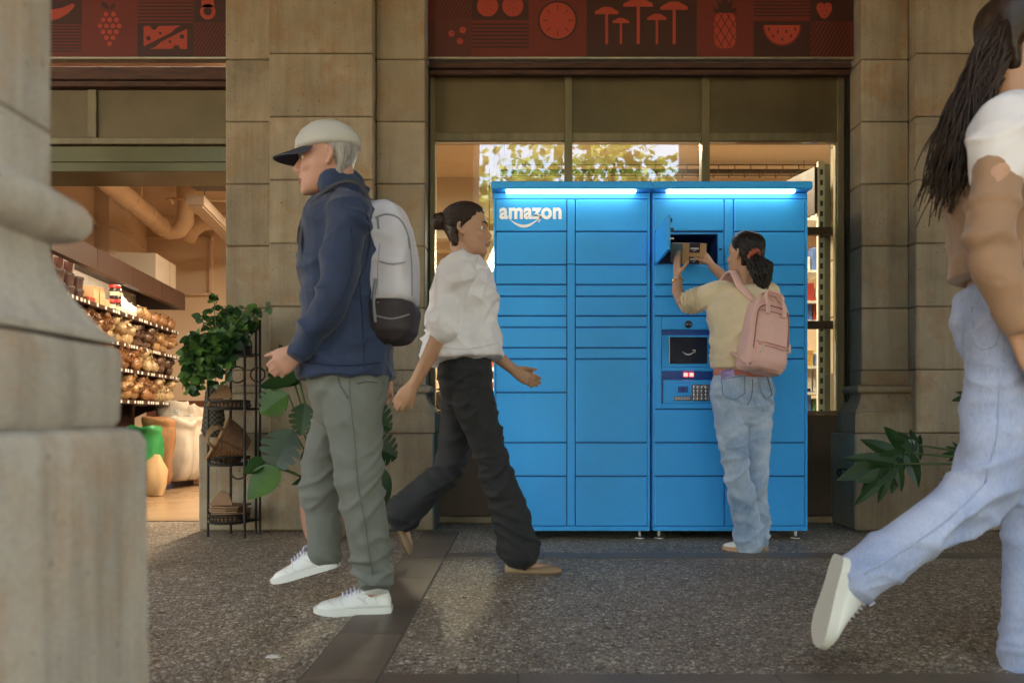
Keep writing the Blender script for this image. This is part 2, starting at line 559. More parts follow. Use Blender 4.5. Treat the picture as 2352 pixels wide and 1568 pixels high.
IN_DADO = mat('shop_dado_brown', (.13, .045, .026), .7, var=.12, scale=3)
IN_FLOOR = mat('shop_floor_resin', (.36, .235, .14), .28, var=.18, scale=1.8, bump=.04, bscale=20)
SHELF_BROWN = mat('shelf_brown', (.042, .016, .010), .5, var=.15, scale=4)
PANEL_WHITE = mat('lit_back_panel', (.75, .73, .66), .5, var=.05, scale=3)
CARD_WHITE = mat('white_card', (.8, .79, .76), .7, var=.04)
CARD_INK = mat('card_ink', (.05, .08, .05), .8)
CARTON = mat('carton', (.5, .33, .18), .8, var=.1, scale=6)
STEEL_GREEN = mat('pale_green_panel', (.36, .42, .34), .35, metal=.1, var=.1, scale=2, bump=.03)
STEEL_WHITE = mat('white_upright', (.8, .8, .74), .45, metal=.2, var=.08, scale=10)
BLACK = mat('black_plastic', (.012, .012, .012), .4, var=.2)
PLASTIC_BLUE = mat('locker_blue', (.0, .38, .90), .48, var=.06, scale=2.5, bump=.12, bscale=420, bdist=.0012, spec=.32, rvar=.10)
PLASTIC_DEEP = mat('locker_deep_blue', (.0, .06, .30), .4, var=.05, bump=.08, bscale=300)
LOCK_IN = mat('locker_inside', (.01, .06, .24), .5, var=.1, bump=.05)
WHITE_PRINT = mat('white_print', (.86, .88, .9), .5, var=.03, bump=.02)
SCREEN = mat('screen_black', (.016, .022, .04), .14, var=.1, bump=0)
STEEL = mat('brushed_steel', (.5, .5, .5), .35, metal=.95, var=.15, scale=40)
LED = glow_mat('led_strip', (1.0, .97, .92), .85)
RED_GLOW = glow_mat('scanner_red', (1.0, .02, .02), 2.5)
TUBE_GLOW = glow_mat('fluorescent_tube', (1.0, .9, .72), 2.2)
SHELF_GLOW = glow_mat('shelf_strip_light', (1.0, .95, .84), 1.2)
LEAF_DARK = leaf_mat('leaf_dark', (.010, .036, .011), (.026, .085, .022))
LEAF_MID = leaf_mat('leaf_mid', (.035, .10, .022), (.12, .25, .06))
LEAF_TREE = leaf_mat('leaf_plane_tree', (.10, .17, .035), (.22, .31, .08), .45, .5, 1.2)
STEM = mat('green_stem', (.06, .10, .03), .6, var=.2)
BARK = mat('bark', (.17, .14, .10), .9, var=.4, scale=12, stretch=(1, 1, .3), bump=.6, bscale=25, bdist=.02)
SOIL = mat('soil', (.035, .024, .016), .95, var=.4, scale=40, bump=.6, bscale=60)
TERRA = mat('terracotta', (.42, .20, .135), .75, var=.12, scale=5, bump=.12, bscale=50)
WICKER = mat('wicker', (.22, .10, .045), .6, var=.35, scale=30, bump=.3, bscale=90)
WICKER_L = mat('wicker_pale', (.36, .2, .09), .6, var=.3, scale=30, bump=.3, bscale=90)
KRAFT = mat('kraft_paper', (.26, .135, .07), .8, var=.2, scale=7, bump=.2, bscale=25)
# ------------------------------------------------------------------ ground, street, arcade shell
YP, YC, YS, YW, YG, YL = 4.62, 4.69, 4.77, 5.0, 4.87, 4.30   # plinth, panel, shaft, window, sign and locker planes
PITCH = 3.795
def sheet(name, x0, x1, y0, y1, z, m):
    o = MB().add([(x0, y0, z), (x1, y0, z), (x1, y1, z), (x0, y1, z)], [(0, 1, 2, 3)]).build(name, m)
    o['kind'] = 'structure'
    return o
def slab(name, x0, x1, y0, y1, z0, z1, m, kind='structure'):
    o = MB().box(x0, x1, y0, y1, z0, z1).build(name, m)
    if kind: o['kind'] = kind
    return o
sheet('ground', -400, 400, -400, 400, -0.16, ASPHALT)
floor = slab('arcade_floor', -24, 24, -0.32, 5.06, -0.15, 0.0, AGG)
slab('street_pavement', -40, 40, -16.0, -0.32, -0.15, -0.004, PAVE)
kerb = slab('kerb', -40, 40, -16.2, -16.0, -0.158, 0.0, KERB)

def granite_run(axis, a0, a1, b0, b1, pitch, off):
    """a row of granite slabs between a0 and a1 along the axis, b0..b1 across"""
    g = MB()
    if axis == 'y': g.box(b0 - .005, b1 + .005, a0, a1, -.01, .0018)
    else: g.box(a0, a1, b0 - .005, b1 + .005, -.01, .0018)
    g.build('grout', GROUT, floor)
    t = a0 - off
    while t < a1:
        s, e = max(t, a0) + .002, min(t + pitch, a1) - .002
        if e - s > .03:
            m = MB()
            if axis == 'y': m.box(b0, b1, s, e, -.012, .0045 + random.uniform(-.0008, .0008), .002)
            else: m.box(s, e, b0, b1, -.012, .0045 + random.uniform(-.0008, .0008), .002)
            m.build('paving_slab', GRANITE, floor)
        t += pitch
granite_run('y', 0.96, 4.6, -.56, -.367, .42, .2)
granite_run('x', -.361, 6.0, 3.735, 3.885, .66, .2)
granite_run('x', -.361, 6.0, 1.87, 2.06, .66, .31)

# small litter and chewing-gum spots pressed into the floor
for i in range(26):
    x, y = random.uniform(-1.5, 2.2), random.uniform(2.1, 4.4)
    r = random.uniform(.008, .017)
    if -.58 < x < -.35: continue
    m = MB()
    m.prism([(r * random.uniform(.7, 1.1) * math.cos(k * .7), r * random.uniform(.7, 1.1) * math.sin(k * .7)) for k in range(9)], (x, y, .0006), (1, 0, 0), (0, 1, 0), (0, 0, .0012))
    m.build('gum_spot', GROUT if i % 3 else MORTAR, floor)

def stone_blocks(parent, x0, x1, yf, yb, zs, m, vj=None, b=.006, gap=.004):
    """courses of blocks between successive heights; each block its own object"""
    for i in range(len(zs) - 1):
        xs = [x0, x1] if vj is None else [x0] + list(vj) + [x1]
        for j in range(len(xs) - 1):
            dy = random.uniform(-.0015, .0015)
            MB().box(xs[j] + gap / 2, xs[j + 1] - gap / 2, yf + dy, yb, zs[i] + gap / 2, zs[i + 1] - gap / 2, b).build('stone_block', m, parent)

COURSE = [.567 + .371 * k for k in range(0, 12)]
COURSE[0] = .567
def torus_prof(zc, r, out, n=7):
    return [(out + r * math.cos(-math.pi / 2 + math.pi * k / (n - 1)), zc + r * math.sin(-math.pi / 2 + math.pi * k / (n - 1))) for k in range(n)]
BASE_PROF = [(.062, .569), (.062, .672), (.056, .675), (.056, .690)] + [(.056 * (1 - math.sin(t * math.pi / 2)) + .004, .690 + .105 * t) for t in [0, .15, .3, .45, .6, .8, 1]] + torus_prof(.826, .026, .006) + [(.0, .856), (.0, .936)]

def pillar(dx, label, full=True):
    t = thing('stone_pillar', label, 'pillar', (-1.18 + dx, 4.7, 0))
    x = lambda a: a + dx
    MB().box(x(-1.76), x(-.59), 4.79, 5.3, 0.01, 4.6).build('mortar_core', MORTAR, t)
    MB().box(x(-1.48), x(-.885), 4.705, 4.8, 0.3, 4.6).build('mortar_core', MORTAR, t)
    stone_blocks(t, x(-1.875), x(-.511), YP, 5.02, [.003, .567], STONE, [x(-1.12)], b=.01)
    stone_blocks(t, x(-1.489), x(-.876), YC, 4.9, COURSE[:12], STONE)
    for a, b in ((-1.774, -1.489), (-.876, -.579)):
        stone_blocks(t, x(a), x(b), YS, 5.25, COURSE[1:12], STONE)
        m = MB()
        rect_rings(m, x(a), x(b), YS, 5.0, BASE_PROF)
        m.build('base_moulding', STONE, t, angle=35)
    return t
pillar(0, 'pale stone wall pillar between the open shop doorway and the blue locker')
pillar(PITCH, 'pale stone wall pillar right of the locker with a lobed plant before it')
pillar(-PITCH, 'stone wall pillar on the far side of the open shop doorway')

# outer piers of the arcade, on the street side
def pier(dx, label, detail, wide=0):
    x0, x1, y0, y1 = -1.80 + dx, -.560 + dx + wide, -.26, .948
    t = thing('arcade_pier', label, 'pier', ((x0 + x1) / 2, (y0 + y1) / 2, 0))
    st, jt = (.045, .0022) if detail else (0, 0)
    m = MB()
    rect_rings(m, x0, x1, y0, y1, [(.066 + .012, .003), (.068 + .012, .08), (.066 + .012, .2), (.068 + .012, .34), (.067 + .012, .48), (.066 + .012, .6), (.066 + .012, .635), (.060 + .012, .648), (.050 + .012, .652)], st, jt, dx)
    m.build('plinth', STONE_NEAR, t, angle=38)
    m = MB()
    rect_rings(m, x0, x1, y0, y1, [(.050, .653), (.055, .662), (.056, .70), (.056, .74), (.052, .752), (.036, .757)], st, jt, dx + 4)
    m.build('base_block', STONE_NEAR, t, angle=38)
    m = MB()
    cav = [(.046 * (1 - math.sin(q * math.pi / 2)) + .0, .765 + .105 * q) for q in [0, .12, .25, .4, .55, .7, .85, 1]]
    rect_rings(m, x0, x1, y0, y1, [(.052, .757), (.052, .765)] + cav + torus_prof(.902, .031, .002, 11) + [(0, .938), (0, 1.0)], st, jt * .8, dx + 8)
    m.build('torus_moulding', STONE_NEAR, t, angle=50)
    zs = [1.0, 1.31] + [1.31 + .37 * k for k in range(1, 8)] + [4.25]
    for i in range(len(zs) - 1):
        m = MB()
        rect_rings(m, x0, x1, y0, y1, [(-.006, zs[i] + .001), (0, zs[i] + .006), (.0005, (zs[i] + zs[i + 1]) / 2), (0, zs[i + 1] - .006), (-.006, zs[i + 1] - .001)], st, jt * .6, dx + i)
        m.build('stone_block', STONE_NEAR, t, angle=38)
    MB().box(x0 + .01, x1 - .01, y0 + .01, y1 - .01, .1, 4.25).build('mortar_core', MORTAR, t)
pier(0, 'big out of focus grey stone pier with rounded base mouldings', True)
pier(PITCH, 'street side stone pier widened out of view across from the lobed plant', False, 3.8)  # extra width added out of view to block reflections in the right pane
pier(-PITCH, 'street side stone pier across from the shop doorway pillar', False)

# upper storey over the arcade
t = thing('upper_building', 'stone upper storeys carried by the arcade piers', 'building', (0, 0, 4.25))
MB().box(-24, 24, -.25, .95, 4.25, 9.0).build('street_wall', STONE_WALL, t)
MB().box(-24, 24, 4.79, 5.6, 4.62, 9.5).build('inner_wall', STONE_WALL, t)
MB().box(-24, 24, .951, 4.789, 4.62, 4.9).build('vault', PLASTER, t)
for i in range(-3, 4):
    MB().box(-1.18 + i * PITCH - .3, -1.18 + i * PITCH + .3, .952, 4.688, 4.35, 4.619, .01).build('cross_beam', PLASTER, t)
for k in (-1, 0, 1):     # wall over each shop bay
    MB().box(-.578 + k * PITCH, 2.02 + k * PITCH, 4.93, 5.2, 3.36, 4.62).build('spandrel', STONE_WALL, t)
for s in (-1, 1):         # the neighbouring bays, closed off with shutters
    MB().box(*((-24, -5.57) if s < 0 else (5.82, 24)), 4.8, 5.2, 0.004, 4.62).build('inner_wall', STONE_WALL, t)

# ------------------------------------------------------------------ shopfront over the locker
def bay_sign(x0, x1, label):
    t = thing('shop_sign', label, 'sign', ((x0 + x1) / 2, YG, 2.85))
    MB().box(x0, x1, YG + .004, YG + .05, 2.848, 3.355).build('backing_board', SIGN_B, t)
    MB().box(x0, x1, YG - .012, YG + .05, 2.836, 2.848, .002).build('edge_trim', ALU_EDGE, t)
    return t
def art(sc, ox, oy=0.0):
    k = .9408
    def f(zx, zy):
        px, py = (ox + zx / sc) * k, (oy + zy / sc) * k
        return X(px, YG), Z(py, YG)
    return f
def rect(t, f, x0, y0, x1, y1, m, lift=.002, name='printed_square', zmax=None):
    a, b = f(x0, y0), f(x1, y1)
    za = zmax if zmax is not None else a[1]
    z0 = max(b[1], 2.849)
    MB().box(a[0], b[0], YG + .004 - lift, YG + .0045, z0, min(za, 3.352)).build(name, m, t)
def poly_part(t, name, polys, m, lift):
    if name == 'printed_cheese' or name == 'printed_berries':
        for pl in polys: MB().prism(pl, (0, YG + .0035 - lift, 0), (1, 0, 0), (0, 0, 1), (0, .0008, 0)).build(name, m, t)
        return
    mb = MB()
    for pl in polys:
        mb.prism([(p[0], p[1]) for p in pl], (0, YG + .0035 - lift, 0), (1, 0, 0), (0, 0, 1), (0, .0008, 0))
    return mb.build(name, m, t)
def disc(f, cx, cy, r, n=20, a0=0, a1=360, ry=None):
    full = a1 - a0 >= 360
    c = [f(cx + r * math.cos(R(a0 + (a1 - a0) * i / n)), cy + (ry or r) * math.sin(R(a0 + (a1 - a0) * i / n))) for i in range(n + (0 if full else 1))]
    return c
def bar(f, x0, y0, x1, y1): return [f(x0, y0), f(x1, y0), f(x1, y1), f(x0, y1)]
def stripes(f, x0, y0, x1, y1, n):
    h = (y1 - y0) / n
    return [bar(f, x0, y0 + h * i, x1, y0 + h * (i + .5)) for i in range(n)]
def diags(f, x0, y0, x1, y1, n, slope=.6):
    out = []
    w_ = (x1 - x0) / n
    for i in range(-int(n * .7), n):
        pts = []
        for px, yy in ((x0 + w_ * i, y1), (x0 + w_ * (i + .5), y1), (x0 + w_ * (i + .5) + (y1 - y0) * slope, y0), (x0 + w_ * i + (y1 - y0) * slope, y0)):
            pts.append((px, yy))
        # clip left and right
        def clip(ps, lim, keep_less):
            res = []
            for a, b in zip(ps, ps[1:] + ps[:1]):
                ia = a[0] <= lim if keep_less else a[0] >= lim
                ib = b[0] <= lim if keep_less else b[0] >= lim
                if ia: res.append(a)
                if ia != ib:
                    q = (lim - a[0]) / (b[0] - a[0]); res.append((lim, a[1] + (b[1] - a[1]) * q))
            return res
        pts = clip(pts, x1, True)
        if len(pts) > 2: pts = clip(pts, x0, False)
        if len(pts) > 2: out.append([f(*p) for p in pts])
    return out

# right sign: fruit and vegetable squares
s = bay_sign(-.577, 2.019, 'maroon fruit pattern sign over the blue locker with mushrooms and watermelon')
f = art(2.2189, 1040)
TOP = 3.352
for x0, y0, x1, y1, m, zm in ((10, 0, 246, 112, SIGN_A, TOP), (10, 112, 246, 320, SIGN_D, None), (246, 0, 557, 110, SIGN_B, TOP), (246, 110, 557, 320, SIGN_A, None), (557, 0, 870, 320, SIGN_A, TOP), (870, 0, 1467, 320, SIGN_B, TOP), (1467, 0, 1775, 320, SIGN_A, TOP), (1775, 0, 2083, 115, SIGN_A, TOP), (1775, 115, 2083, 320, SIGN_B, None), (2083, 0, 2312, 118, SIGN_B, TOP), (2083, 118, 2312, 320, SIGN_A, None)):
    rect(s, f, x0, y0, x1, y1, m, zmax=zm)
poly_part(s, 'printed_stripes', diags(f, 50, -180, 244, 110, 10), SIGN_B, .003)
poly_part(s, 'printed_berries', [disc(f, 138, 182, 17), disc(f, 200, 164, 17), disc(f, 184, 224, 17)], SIGN_C, .003)
poly_part(s, 'printed_berries', [disc(f, 142, 178, 4, 8), disc(f, 203, 160, 4, 8), disc(f, 180, 218, 4, 8)], SIGN_B, .0042)
poly_part(s, 'printed_citrus', [disc(f, 334, 34, 57), disc(f, 470, 34, 57)], SIGN_C, .003)
poly_part(s, 'printed_citrus', [[f(cx + 8 * math.cos(a - .15), 34 + 8 * math.sin(a - .15)), f(cx + 46 * math.cos(a - .02), 34 + 46 * math.sin(a - .02)), f(cx + 46 * math.cos(a + .02), 34 + 46 * math.sin(a + .02)), f(cx + 8 * math.cos(a + .15), 34 + 8 * math.sin(a + .15))] for cx in (334, 470) for a in [math.pi / 4 * i for i in range(8)]], SIGN_A, .0042)
poly_part(s, 'printed_stripes', stripes(f, 246, 128, 557, 270, 7), SIGN_B, .003)
poly_part(s, 'printed_slice', [disc(f, 713, 113, 108, 40)], SIGN_B, .003)
poly_part(s, 'printed_slice', [disc(f, 713, 113, 97, 40)], SIGN_C, .0042)
poly_part(s, 'printed_slice', [[f(713 + math.cos(a) * 55 - math.sin(a) * 3, 113 + math.sin(a) * 55 + math.cos(a) * 3), f(713 + math.cos(a) * 84 - math.sin(a) * 3, 113 + math.sin(a) * 84 + math.cos(a) * 3), f(713 + math.cos(a) * 84 + math.sin(a) * 3, 113 + math.sin(a) * 84 - math.cos(a) * 3), f(713 + math.cos(a) * 55 + math.sin(a) * 3, 113 + math.sin(a) * 55 - math.cos(a) * 3)] for a in [math.pi / 4 * i for i in range(8)]], SIGN_A, .0054)
for cx, cy, hw, hh, sy in ((979, 58, 64, 20, 240), (1056, 112, 45, 14, 240), (1150, 15, 80, 22, 240), (1251, 92, 52, 17, 240), (1345, 32, 74, 22, 240)):
    cap = [f(cx - hw, cy + hh), f(cx - hw, cy + hh * .3), f(cx - hw * .35, cy - hh * .9), f(cx, cy - hh), f(cx + hw * .35, cy - hh * .9), f(cx + hw, cy + hh * .3), f(cx + hw, cy + hh)]
    sw = hw * .085 + 2
    poly_part(s, 'printed_mushroom', [cap, bar(f, cx - sw, cy + hh, cx + sw, sy)], SIGN_C, .003)
poly_part(s, 'printed_pineapple', [[f(1560 + 60 + 60 * math.copysign(abs(math.cos(q)) ** .55, math.cos(q)), 166 + 97 * math.copysign(abs(math.sin(q)) ** .55, math.sin(q))) for q in [2 * math.pi * i / 32 for i in range(32)]]], SIGN_C, .003)
poly_part(s, 'printed_pineapple', [[f(x0 - 3, y0), f(x0 + 3, y0), f(x1 + 3, y1), f(x1 - 3, y1)] for x0, y0, x1, y1 in ((1562, 110, 1652, 258), (1590, 78, 1678, 222), (1562, 180, 1610, 258), (1630, 76, 1678, 156), (1678, 110, 1588, 258), (1650, 78, 1562, 222), (1678, 180, 1630, 258), (1610, 76, 1562, 156))], SIGN_A, .0042)
poly_part(s, 'printed_leaves', [[f(1620, 74), f(1560, 68), f(1555, 36), f(1585, 50), f(1575, 0), f(1600, 20), f(1606, -20), f(1620, 8), f(1634, -20), f(1640, 20), f(1665, 0), f(1656, 50), f(1684, 40), f(1680, 68)]], SIGN_B, .003)
poly_part(s, 'printed_stripes', stripes(f, 1775, -160, 2083, 100, 14), SIGN_B, .003)
poly_part(s, 'printed_melon', [disc(f, 1929, 138, 105, 30, 0, 180, 114)], SIGN_A, .003)
poly_part(s, 'printed_melon', [disc(f, 1929, 138, 96, 30, 0, 180, 104)], SIGN_C, .0042)
poly_part(s, 'printed_seeds', [bar(f, x - 4, y - 9, x + 4, y + 9) for x, y in ((1857, 160), (1905, 174), (1952, 172), (2000, 160), (1880, 197), (1978, 197), (1929, 215))], SIGN_B, .0054)
poly_part(s, 'printed_strawberry', [[f(2158 + 43 * a, 15 + 88 * b) for a, b in ((-.85, .1), (-.5, 0), (0, .1), (.5, 0), (.85, .1), (1, .35), (.8, .6), (.4, .92), (0, 1), (-.4, .92), (-.8, .6), (-1, .35))]], SIGN_C, .003)
poly_part(s, 'printed_seeds', [disc(f, x, y, 4, 6) for x, y in ((2135, 36), (2160, 34), (2182, 36), (2146, 60), (2170, 60), (2158, 84))], SIGN_B, .0042)
poly_part(s, 'printed_stripes', diags(f, 2083, 122, 2300, 305, 10), SIGN_B, .003)

# left sign
s = bay_sign(-4.376, -1.776, 'maroon fruit pattern sign over the open doorway with grapes and cheese')
f = art(3.2672, 0)
for x0, y0, x1, y1, m, zm in ((-900, 0, 330, 470, SIGN_A, TOP), (330, 0, 652, 195, SIGN_B, TOP), (330, 195, 652, 480, SIGN_A, None), (652, 0, 1095, 480, SIGN_A, TOP), (1095, 0, 1545, 185, SIGN_A, TOP), (1095, 185, 1545, 480, SIGN_B, None), (1545, 0, 1812, 180, SIGN_B, TOP), (1545, 180, 1812, 480, SIGN_A, None)):
    rect(s, f, x0, y0, x1, y1, m, zmax=zm)
poly_part(s, 'printed_chilli', [[f(400, 165), f(470, 150), f(540, 110), f(590, 60), f(595, 35), f(575, 30), f(500, 62), f(440, 75), f(400, 80)]], SIGN_C, .003)
poly_part(s, 'printed_stripes', stripes(f, 335, 205, 650, 430, 9), SIGN_B, .003)
poly_part(s, 'printed_grapes', [disc(f, x, y, 19, 16) for x, y in ((845, 115), (905, 115), (822, 160), (875, 160), (928, 160), (798, 208), (849, 208), (900, 208), (950, 208), (822, 256), (875, 256), (928, 256), (848, 302), (901, 302), (874, 350))], SIGN_C, .003)
poly_part(s, 'printed_leaves', [[f(872, 80), f(830, 68), f(808, 40), f(806, 15), f(840, 22), f(866, 50)], [f(876, 80), f(884, 45), f(910, 28), f(922, 26), f(918, 50), f(900, 74)]], SIGN_B, .003)
poly_part(s, 'printed_stripes', stripes(f, 1097, -150, 1543, 185, 12), SIGN_B, .003)
poly_part(s, 'printed_cheese', [[f(1145, 372), f(1145, 210), f(1195, 207), f(1215, 236), f(1240, 240), f(1262, 210), f(1438, 206), f(1400, 228), f(1365, 262)], [f(1198, 392), f(1240, 375), f(1285, 335), f(1492, 232), f(1492, 392), f(1437, 392), f(1425, 365), f(1395, 362), f(1374, 390)]], SIGN_C, .003)
poly_part(s, 'printed_cheese', [disc(f, 1184, 307, 18, 14), disc(f, 1278, 267, 11, 12), disc(f, 1357, 334, 11, 12), disc(f, 1452, 294, 19, 14)], SIGN_B, .0042)
poly_part(s, 'printed_avocado', [disc(f, 1657, 95, 62, 24), [f(1605, 60), f(1612, -60), f(1640, -110), f(1672, -110), f(1700, -60), f(1710, 60)]], SIGN_C, .003)
poly_part(s, 'printed_avocado', [disc(f, 1656, 92, 33, 18)], SIGN_B, .0042)
poly_part(s, 'printed_stripes', diags(f, 1547, 182, 1806, 465, 9), SIGN_B, .003)

# window over and behind the locker
t = thing('shop_window', 'bronze framed shop window behind the locker with three dark top panels', 'window', (.7, YW, 0))
xl, xr = -.577, 2.019
MB().box(xl, xr, 4.94, 5.2, 2.784, 2.85).build('head_box', IRON_DARK, t)
m = MB(); m.box(xl, xr, 4.90, 4.945, 2.80, 2.832, .004); m.build('shutter_rail', RUST, t)
m = MB(); m.box(xl, xr, 4.915, 4.955, 2.765, 2.797, .006); m.build('shutter_rail', RUST, t)
for px in (1300, 1540, 1822):
    MB().tube([(X(px, 4.92), 4.93, 2.79), (X(px, 4.92), 4.905, 2.785)], .007, 8).build('bolt', IRON_DARK, t)
def member(x0, x1, z0, z1, y0=4.975, y1=5.05, m=BRONZE_FRAME, nm='frame_member'):
    return MB().box(x0, x1, y0, y1, z0, z1, .003).build(nm, m, t)
JL0, JL1, JR0, JR1 = -.577, -.545, 1.961, 2.005
M1, M2 = (.264, .310), (1.117, 1.166)
member(JL0, JL1, .004, 2.784)
member(JR0, JR1, .004, 2.784)
MB().box(JR1 + .001, xr - .0005, 4.93, 5.05, .004, 2.784).build('guide_channel', IRON_DARK, t)
MB().box(JL0 - .0, JL0 + .004, 4.93, 4.974, .57, 2.764).build('guide_channel', IRON_DARK, t)
for a, b in (M1, M2): member(a, b, .675, 2.784, 4.972)
zt0, zt1 = 2.377, 2.429
for a, b in ((JL1, M1[0]), (M1[1], M2[0]), (M2[1], JR0)):
    member(a + .001, b - .001, zt0, zt1)
    MB().box(a + .001, b - .001, 4.99, 5.03, zt1 + .001, 2.783).build('top_panel', BRONZE, t)
    MB().box(a + .0005, b - .0005, 5.008, 5.014, .702, zt0 - .001).build('glass_pane', GLASS, t)
member(JL1 + .001, JR0 - .001, .675, .70)
MB().box(JL1 + .001, JR0 - .001, 4.985, 5.05, .045, .674, .003).build('sill_panel', BROWN_PANEL, t)
MB().box(JL1 + .001, JR0 - .001, 4.96, 5.05, .003, .043, .004).build('skirting', STONE_WALL, t)

# doorway bay
t = thing('doorway_lintel', 'dark bronze panelled lintel over the open shop doorway', 'lintel', (-3.08, YW, 2.14))
dl, dr = -4.372, -1.776
MB().box(dl, dr, 5.0, 5.2, 2.75, 2.84).build('shadow_box', IRON_DARK, t)
def dz(py): return Z(py, YW)
MB().box(dl, dr, 4.95, 5.1, dz(190), dz(161), .004).build('iron_beam', RUST, t)
MB().box(dl, dr, 4.965, 5.1, dz(204), dz(191), .004).build('iron_beam', RUST, t)
xm = [dl, X(204, YW), X(224, YW), dr]
MB().box(xm[0], xm[1] - .001, 5.0, 5.05, dz(318), dz(208)).build('top_panel', BRONZE, t)
MB().box(xm[1], xm[2], 4.985, 5.05, dz(318), dz(208), .003).build('mullion', BRONZE_FRAME, t)
MB().box(xm[2] + .001, xm[3], 5.0, 5.05, dz(318), dz(208)).build('top_panel', BRONZE, t)
MB().box(dl, dr, 4.975, 5.05, dz(334), dz(319), .003).build('rail', BRONZE_FRAME, t)
MB().box(dl, dr, 4.985, 5.3, dz(374), dz(338), .003).build('fascia_board', BRONZE_FASCIA, t)
MB().box(dl, dr, 4.978, 5.3, dz(397), dz(375), .004).build('fascia_board', BRONZE_FASCIA, t)

y_ = .667 * F / (1508 - HY)
o = MB().box(X(612, y_), X(636, y_), y_ - .012, y_ + .012, .0008, .0025).build('paper_scrap', CARD_WHITE, org=(X(624, y_), y_, 0))
tag(o, 'tiny scrap of white paper on the speckled floor beside the pier', 'litter')
o = MB().tube([V((X(1922, 4.75), 4.72 + .022 * math.cos(a), Z(1085, 4.75) + .022 * math.sin(a))) for a in [2 * math.pi * i / 16 for i in range(17)]], .004, 6).tube([(X(1922, 4.75), 4.72, Z(1085, 4.75) + .022), (1.95, 4.72, Z(1085, 4.75) + .022)], .004, 6).build('wall_ring', IRON_DARK, org=(X(1922, 4.75), 4.72, Z(1085, 4.75)))
tag(o, 'small iron ring fixed to the side of the right pillar plinth', 'ring')
# closed roller shutter in the next bay
xa_, xb_ = -.578 + PITCH, 2.02 + PITCH
t = thing('roller_shutter', 'closed brown roller shutter in the bay beyond the right pillar', 'shutter', ((xa_ + xb_) / 2, 4.96, 0))
z_ = .006
while z_ < 3.34:
    MB().box(xa_ + .02, xb_ - .02, 4.955 + random.uniform(-.001, .001), 4.975, z_, min(z_ + .118, 3.358), .008).build('slat', BROWN_PANEL, t)
    z_ += .12
MB().box(xa_ + .002, xb_ - .002, 4.98, 5.0, .006, 3.358).build('backing', IRON_DARK, t)
for a, b in ((xa_ + .001, xa_ + .019), (xb_ - .019, xb_ - .001)):
    MB().box(a, b, 4.94, 4.979, .006, 3.358).build('guide_rail', IRON_DARK, t)
# ------------------------------------------------------------------ shop interior
CZ = 2.93
def wl(Y): return -4.23 + .114 * (9.0 - Y)          # x of the slanting left wall
def struct(o): o['kind'] = 'structure'; return o
struct(MB().add([(-6, 5.06, .004), (6, 5.06, .004), (6, 9.3, .004), (-6, 9.3, .004)], [(0, 1, 2, 3)]).build('shop_floor', IN_FLOOR))
struct(MB().box(-6, 6, 5.22, 9.3, CZ, CZ + .1).build('shop_ceiling', IN_CEIL))
bw = struct(MB().box(-6, 6, 9.0, 9.1, .006, CZ - .001).build('shop_wall_back', IN_WALL))
MB().box(-6, 6, 8.985, 8.999, .006, Z(920, 9)).build('dado', IN_DADO, bw)
lw = struct(MB().prism([(wl(5.3), 5.3), (wl(8.999), 8.999), (wl(8.999) - .1, 8.999), (wl(5.3) - .1, 5.3)], (0, 0, .006), (1, 0, 0), (0, 1, 0), (0, 0, CZ - .008)).build('shop_wall_left', IN_WALL))
struct(MB().box(4.6, 4.7, 5.3, 8.998, .006, CZ - .001).build('shop_wall_right', IN_WALL))
fw = struct(MB().box(-5.56, 5.8, 5.21, 5.3, 2.85, CZ - .002).build('shop_wall_front', IN_WALL))
# corner trunking, cornice moulding, pilaster and cable run
MB().box(X(337, 8.98), X(487, 8.98), 8.95, 8.999, Z(549, 9), Z(545, 9)).build('conduit', IN_WALL, bw)
MB().box(X(483, 8.98), X(489, 8.98), 8.95, 8.999, Z(677, 9), Z(545, 9)).build('conduit', IN_WALL, bw)
MB().box(X(337, 8.98), X(489, 8.98), 8.93, 8.999, Z(679, 9), Z(675, 9)).build('conduit', IN_WALL, bw)
MB().box(wl(7.75) - .02, wl(7.75) + .16, 7.6, 8.0, 1.6, CZ - .003).build('pilaster', IN_WALL, lw)
for dz_, r in ((0, .012), (.03, .008)):
    MB().tube([(wl(5.4) + .02, 5.4, 2.50 + dz_), (wl(7.5) + .02, 7.5, 2.50 + dz_), (wl(7.58) + .04, 7.58, 2.47 + dz_), (wl(7.6) + .18, 7.62, 2.46 + dz_), (wl(7.6) + .19, 7.98, 2.46 + dz_), (wl(8.03) + .03, 8.05, 2.5 + dz_), (wl(8.9) + .02, 8.9, 2.5 + dz_)], r, 8).build('cable_conduit', IN_WALL, lw)

# ducts
DUCT = mat('painted_duct', (.66, .50, .37), .6, var=.08)
t = thing('ventilation_duct', 'long peach painted ventilation pipe with an elbow under the shop ceiling', 'duct', (-3.6, 7, 2.6))
e = P(376, 524, 7.9)
a = V((e.x + .114 * 2.5 + .03, 5.4, e.z + .08))
MB().tube([a, e], .085, 18).build('pipe', DUCT, t, smooth=True)
for q in (.35, .62, .8, .95):
    c = a.lerp(e, q); d = (e - a).normalized()
    MB().tube([c - d * .02, c + d * .02], .092, 18).build('clamp_ring', DUCT, t, smooth=True)
el = [e, e + V((.03, .06, -.02)), e + V((.12, .08, .0)), e + V((.19, .06, .08)), e + V((.2, .04, .2)), e + V((.2, .04, CZ - e.z))]
MB().tube(el, .082, 18).build('elbow', DUCT, t, smooth=True)
for q in (.3, .75):
    c = a.lerp(e, q)
    MB().tube([c, V((c.x, c.y, CZ))], .006, 6).build('hanger_rod', DUCT, t)
t = thing('ventilation_duct', 'short curved peach duct beside the ceiling lamp in the shop', 'duct', (-3, 8.4, 2.6))
